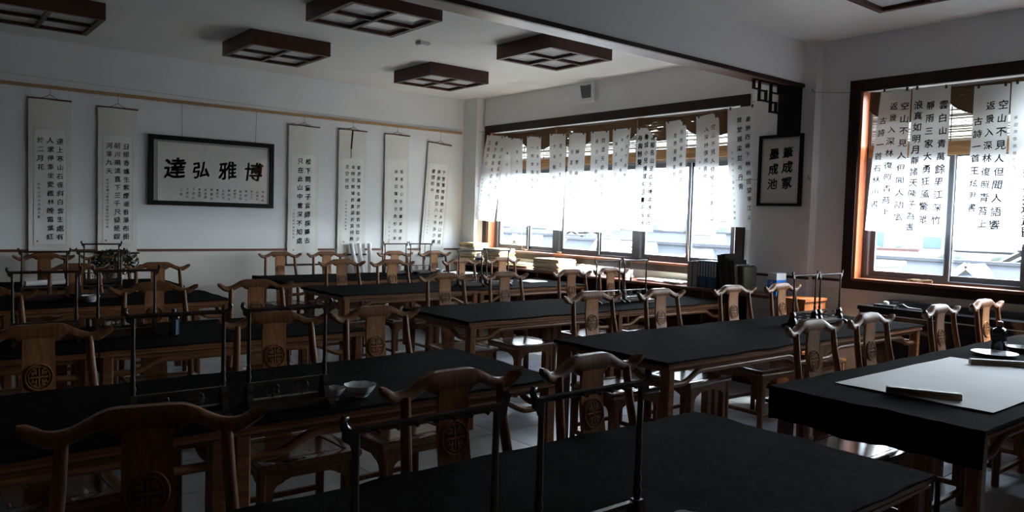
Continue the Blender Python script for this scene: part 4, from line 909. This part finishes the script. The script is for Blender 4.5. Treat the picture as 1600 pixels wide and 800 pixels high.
# ================================================================== OUTSIDE: roofs below the windows
GZ = -7
struct('ground_outside', MB().box(9, 500, -250, 400, GZ-.5, GZ), 'ground')
def house(label, x, y, L, half, ridge, eave, rz, roof='roof', dormers=(), chimneys=()):
    t = thing('house', label, 'house', (x, y, GZ), rz); r0 = ridge-GZ; e0 = eave-GZ
    put('wall', MB().prism([(-half+.4, 0), (half-.4, 0), (half-.4, e0+.2), (0, r0-.35), (-half+.4, e0+.2)], -L/2+.3, L/2-.3, XZ), 'hwall', t)
    th = .18
    for s in (-1, 1):
        put('roof_slope', MB().prism([(0, r0), (s*half, e0), (s*half, e0-th), (0, r0-th)], -L/2, L/2, XZ), roof, t)
        for e in (-L/2, L/2-.12): put('bargeboard', MB().prism([(0, r0+.06), (s*(half+.05), e0+.05), (s*(half+.05), e0-.28), (0, r0-.28)], e, e+.12, XZ), 'htrim', t)
        put('gutter', MB().box(s*half-.08, s*half+.08, -L/2, L/2, e0-.16, e0-.02), 'htrim', t)
    put('ridge_cap', MB().box(-.12, .12, -L/2, L/2, r0-.03, r0+.05), roof, t)
    for dy, dz, w, h in dormers:      # gabled dormers on the slope that faces the windows
        f = (r0-e0)/half; xf = -(r0-dz+h)/f if f else -half
        zt = dz
        d = put('dormer', MB().prism([(dy-w, zt-h), (dy+w, zt-h), (dy, zt-.08)], xf, -.1, YZ), roof, t)
        for s in (-1, 1):
            put('dormer_roof', MB().prism([(dy, zt), (dy+s*(w+.12), zt-h-.12*h/w), (dy+s*(w+.12), zt-h-.12*h/w-.1), (dy, zt-.1)], xf-.25, -.1, YZ), roof, d)
            put('bargeboard', MB().bar((xf-.28, dy, zt-.03), (xf-.28, dy+s*(w+.16), zt-h-.16*h/w-.03), .14, .10, (1, 0, 0)), 'htrim', d)
        put('window', MB().box(xf-.02, xf, dy-.22, dy+.22, zt-h*.85, zt-h*.45), 'hglass', d)
    for cx, cy, ct in chimneys:
        c = put('chimney', MB().box(cx-.22, cx+.22, cy-.22, cy+.22, e0, ct-GZ), 'hwall', t)
        put('cap', MB().box(cx-.34, cx+.34, cy-.34, cy+.34, ct-GZ, ct-GZ+.10).box(cx-.28, cx+.28, cy-.28, cy+.28, ct-GZ-.12, ct-GZ-.06), 'htrim', c)
Z0 = -GZ
house('grey-roofed house behind the right-hand window with two gabled dormers', 21.5, 6.4, 9.2, 5.5, .80, -2.6, 0, 'roof', ((1.05, Z0+.80, .72, .62), (-.50, Z0+.82, .65, .62)), ((-4.6, 1.5, .80), (-5.0, -2.6, .3)))
house('grey-roofed house seen at the left end of the long window', 19.0, 24.0, 9.0, 4.5, 1.02, -2.0, 0, 'roof', ((-2.6, Z0+1.0, .9, .8),), ((-3.6, -2.0, 1.05),))
house('grey-roofed house in the middle of the long window with sharp white gables', 17.8, 15.5, 7.0, 3.9, .98, -2.2, 0, 'roof', ((.9, Z0+1.02, .62, .70), (-.55, Z0+1.00, .62, .72), (-2.6, Z0+.9, .55, .6)), ((-2.4, -1.5, .95), (-2.9, -2.9, .70)))
house('wide grey-roofed house filling the right of the long window', 29.0, 22.5, 10.0, 5.0, 1.18, -2.0, 0, 'roof', ((-2.0, Z0+1.15, .9, .8),), ((-3.6, -3.4, 1.15),))
house('small red-roofed house low in the middle of the long window', 11.6, 10.0, 2.2, 1.1, .93, .1, 0, 'roof_red')
house('far grey roof with a gable end beyond the right-hand window', 36.0, 10.0, 8.0, 4.5, .9, -2.0, R(90), 'roof', (), ((-3.0, 2.4, 1.15),))
house('far red-brown roof beyond the right-hand window', 40.0, 20.6, 7.0, 4.0, .55, -2.0, R(20), 'roof_red')
house('far grey roof beyond the left end of the long window', 37.0, 46.0, 14, 6, .9, -2.0, 0)
def block(label, x, y, w, d, h, rz, wins, wall='hwall'):
    t = thing('apartment_block', label, 'building', (x, y, GZ), rz)
    put('wall', MB().box(-d/2, d/2, -w/2, w/2, 0, h-GZ), wall, t)
    put('parapet', MB().box(-d/2-.2, d/2+.2, -w/2-.2, w/2+.2, h-GZ, h-GZ+.5), 'htrim', t)
    for (a, b, c, e) in wins: put('window', MB().box(-d/2-.12, -d/2, a, b, c-GZ, e-GZ), 'hglass', t)
block('far white building with blue glazing beyond the right-hand window', 64.5, 28.4, 5.6, 6, 7, R(24), [(-2.4, -1.2, .2, 1.5), (1.6, 2.7, -1, 2.4), (-2.4, -1.2, 2.6, 3.9)])
block('far blue-glazed building at the left of the right-hand window', 61.4, 34.6, 4.5, 6, 1.6, R(24), [(-2.2, 2.2, -1.6, 1.4)])
block('far white slab block behind the roofs of the long window', 75, 62, 16, 8, 1.9, R(38), [(-7+2*k, -5.8+2*k, .2, 1.2) for k in range(7)])
def tree(label, x, y, r, top):
    t = thing('tree', label, 'tree', (x, y, GZ)); mb = MB(); n = 0
    for k in range(14):
        c = Vector((random.uniform(-.7, .7)*r, random.uniform(-.7, .7)*r, top-GZ-r*.6+random.uniform(-.6, .35)*r)); q = r*random.uniform(.3, .5)
        rings = []
        for j in range(6):
            th = math.pi*j/5; rr = max(.02, math.sin(th))*q
            rings.append([c+Vector((rr*math.cos(a*1.047)*(1+.3*random.uniform(-1, 1)), rr*math.sin(a*1.047)*(1+.3*random.uniform(-1, 1)), -q*math.cos(th))) for a in range(6)])
        mb.loft(rings)
    put('crown', mb, 'tree', t, smooth=70); put('trunk', MB().tube([(0, 0, 0), (0, 0, top-GZ-r)], .25, 7), 'trunk', t)
for x, y, r, tp, lab in ((55, 24.8, 2.2, .5, 'tree in front of the far white building'), (53, 20.4, 1.9, .3, 'lower tree right of the far white building'), (54, 29.4, 1.7, .2, 'small tree left of the far white building'), (52, 16.2, 1.8, .2, 'tree just right of the central mullion of the right-hand window'),
                         (26.5, 32, 1.5, 1.0, 'far tree at the left end of the long window'), (34, 34, 1.6, .9, 'far tree above the middle roofs of the long window'), (39, 30, 1.6, 1.0, 'far tree above the right roofs of the long window')):
    tree(lab, x, y, r, tp)
hm = MB(); N = 60
prof = [(-150+i*650/N, 6*math.exp(-((i-15)/3.2)**2)+4*math.exp(-((i-21)/3.0)**2)+2.5*math.exp(-((i-31)/5)**2)+1.2*math.sin(i*.9)**2) for i in range(N+1)]
hm.loft([[Vector((330, y, GZ)), Vector((345, y, GZ+z*.7-3)), Vector((370, y, GZ+z-1.5)), Vector((420, y, GZ))] for y, z in prof])
struct('hills', hm, 'hill', smooth=60)
if _gc: bpy.data.objects.remove(_gc[1])
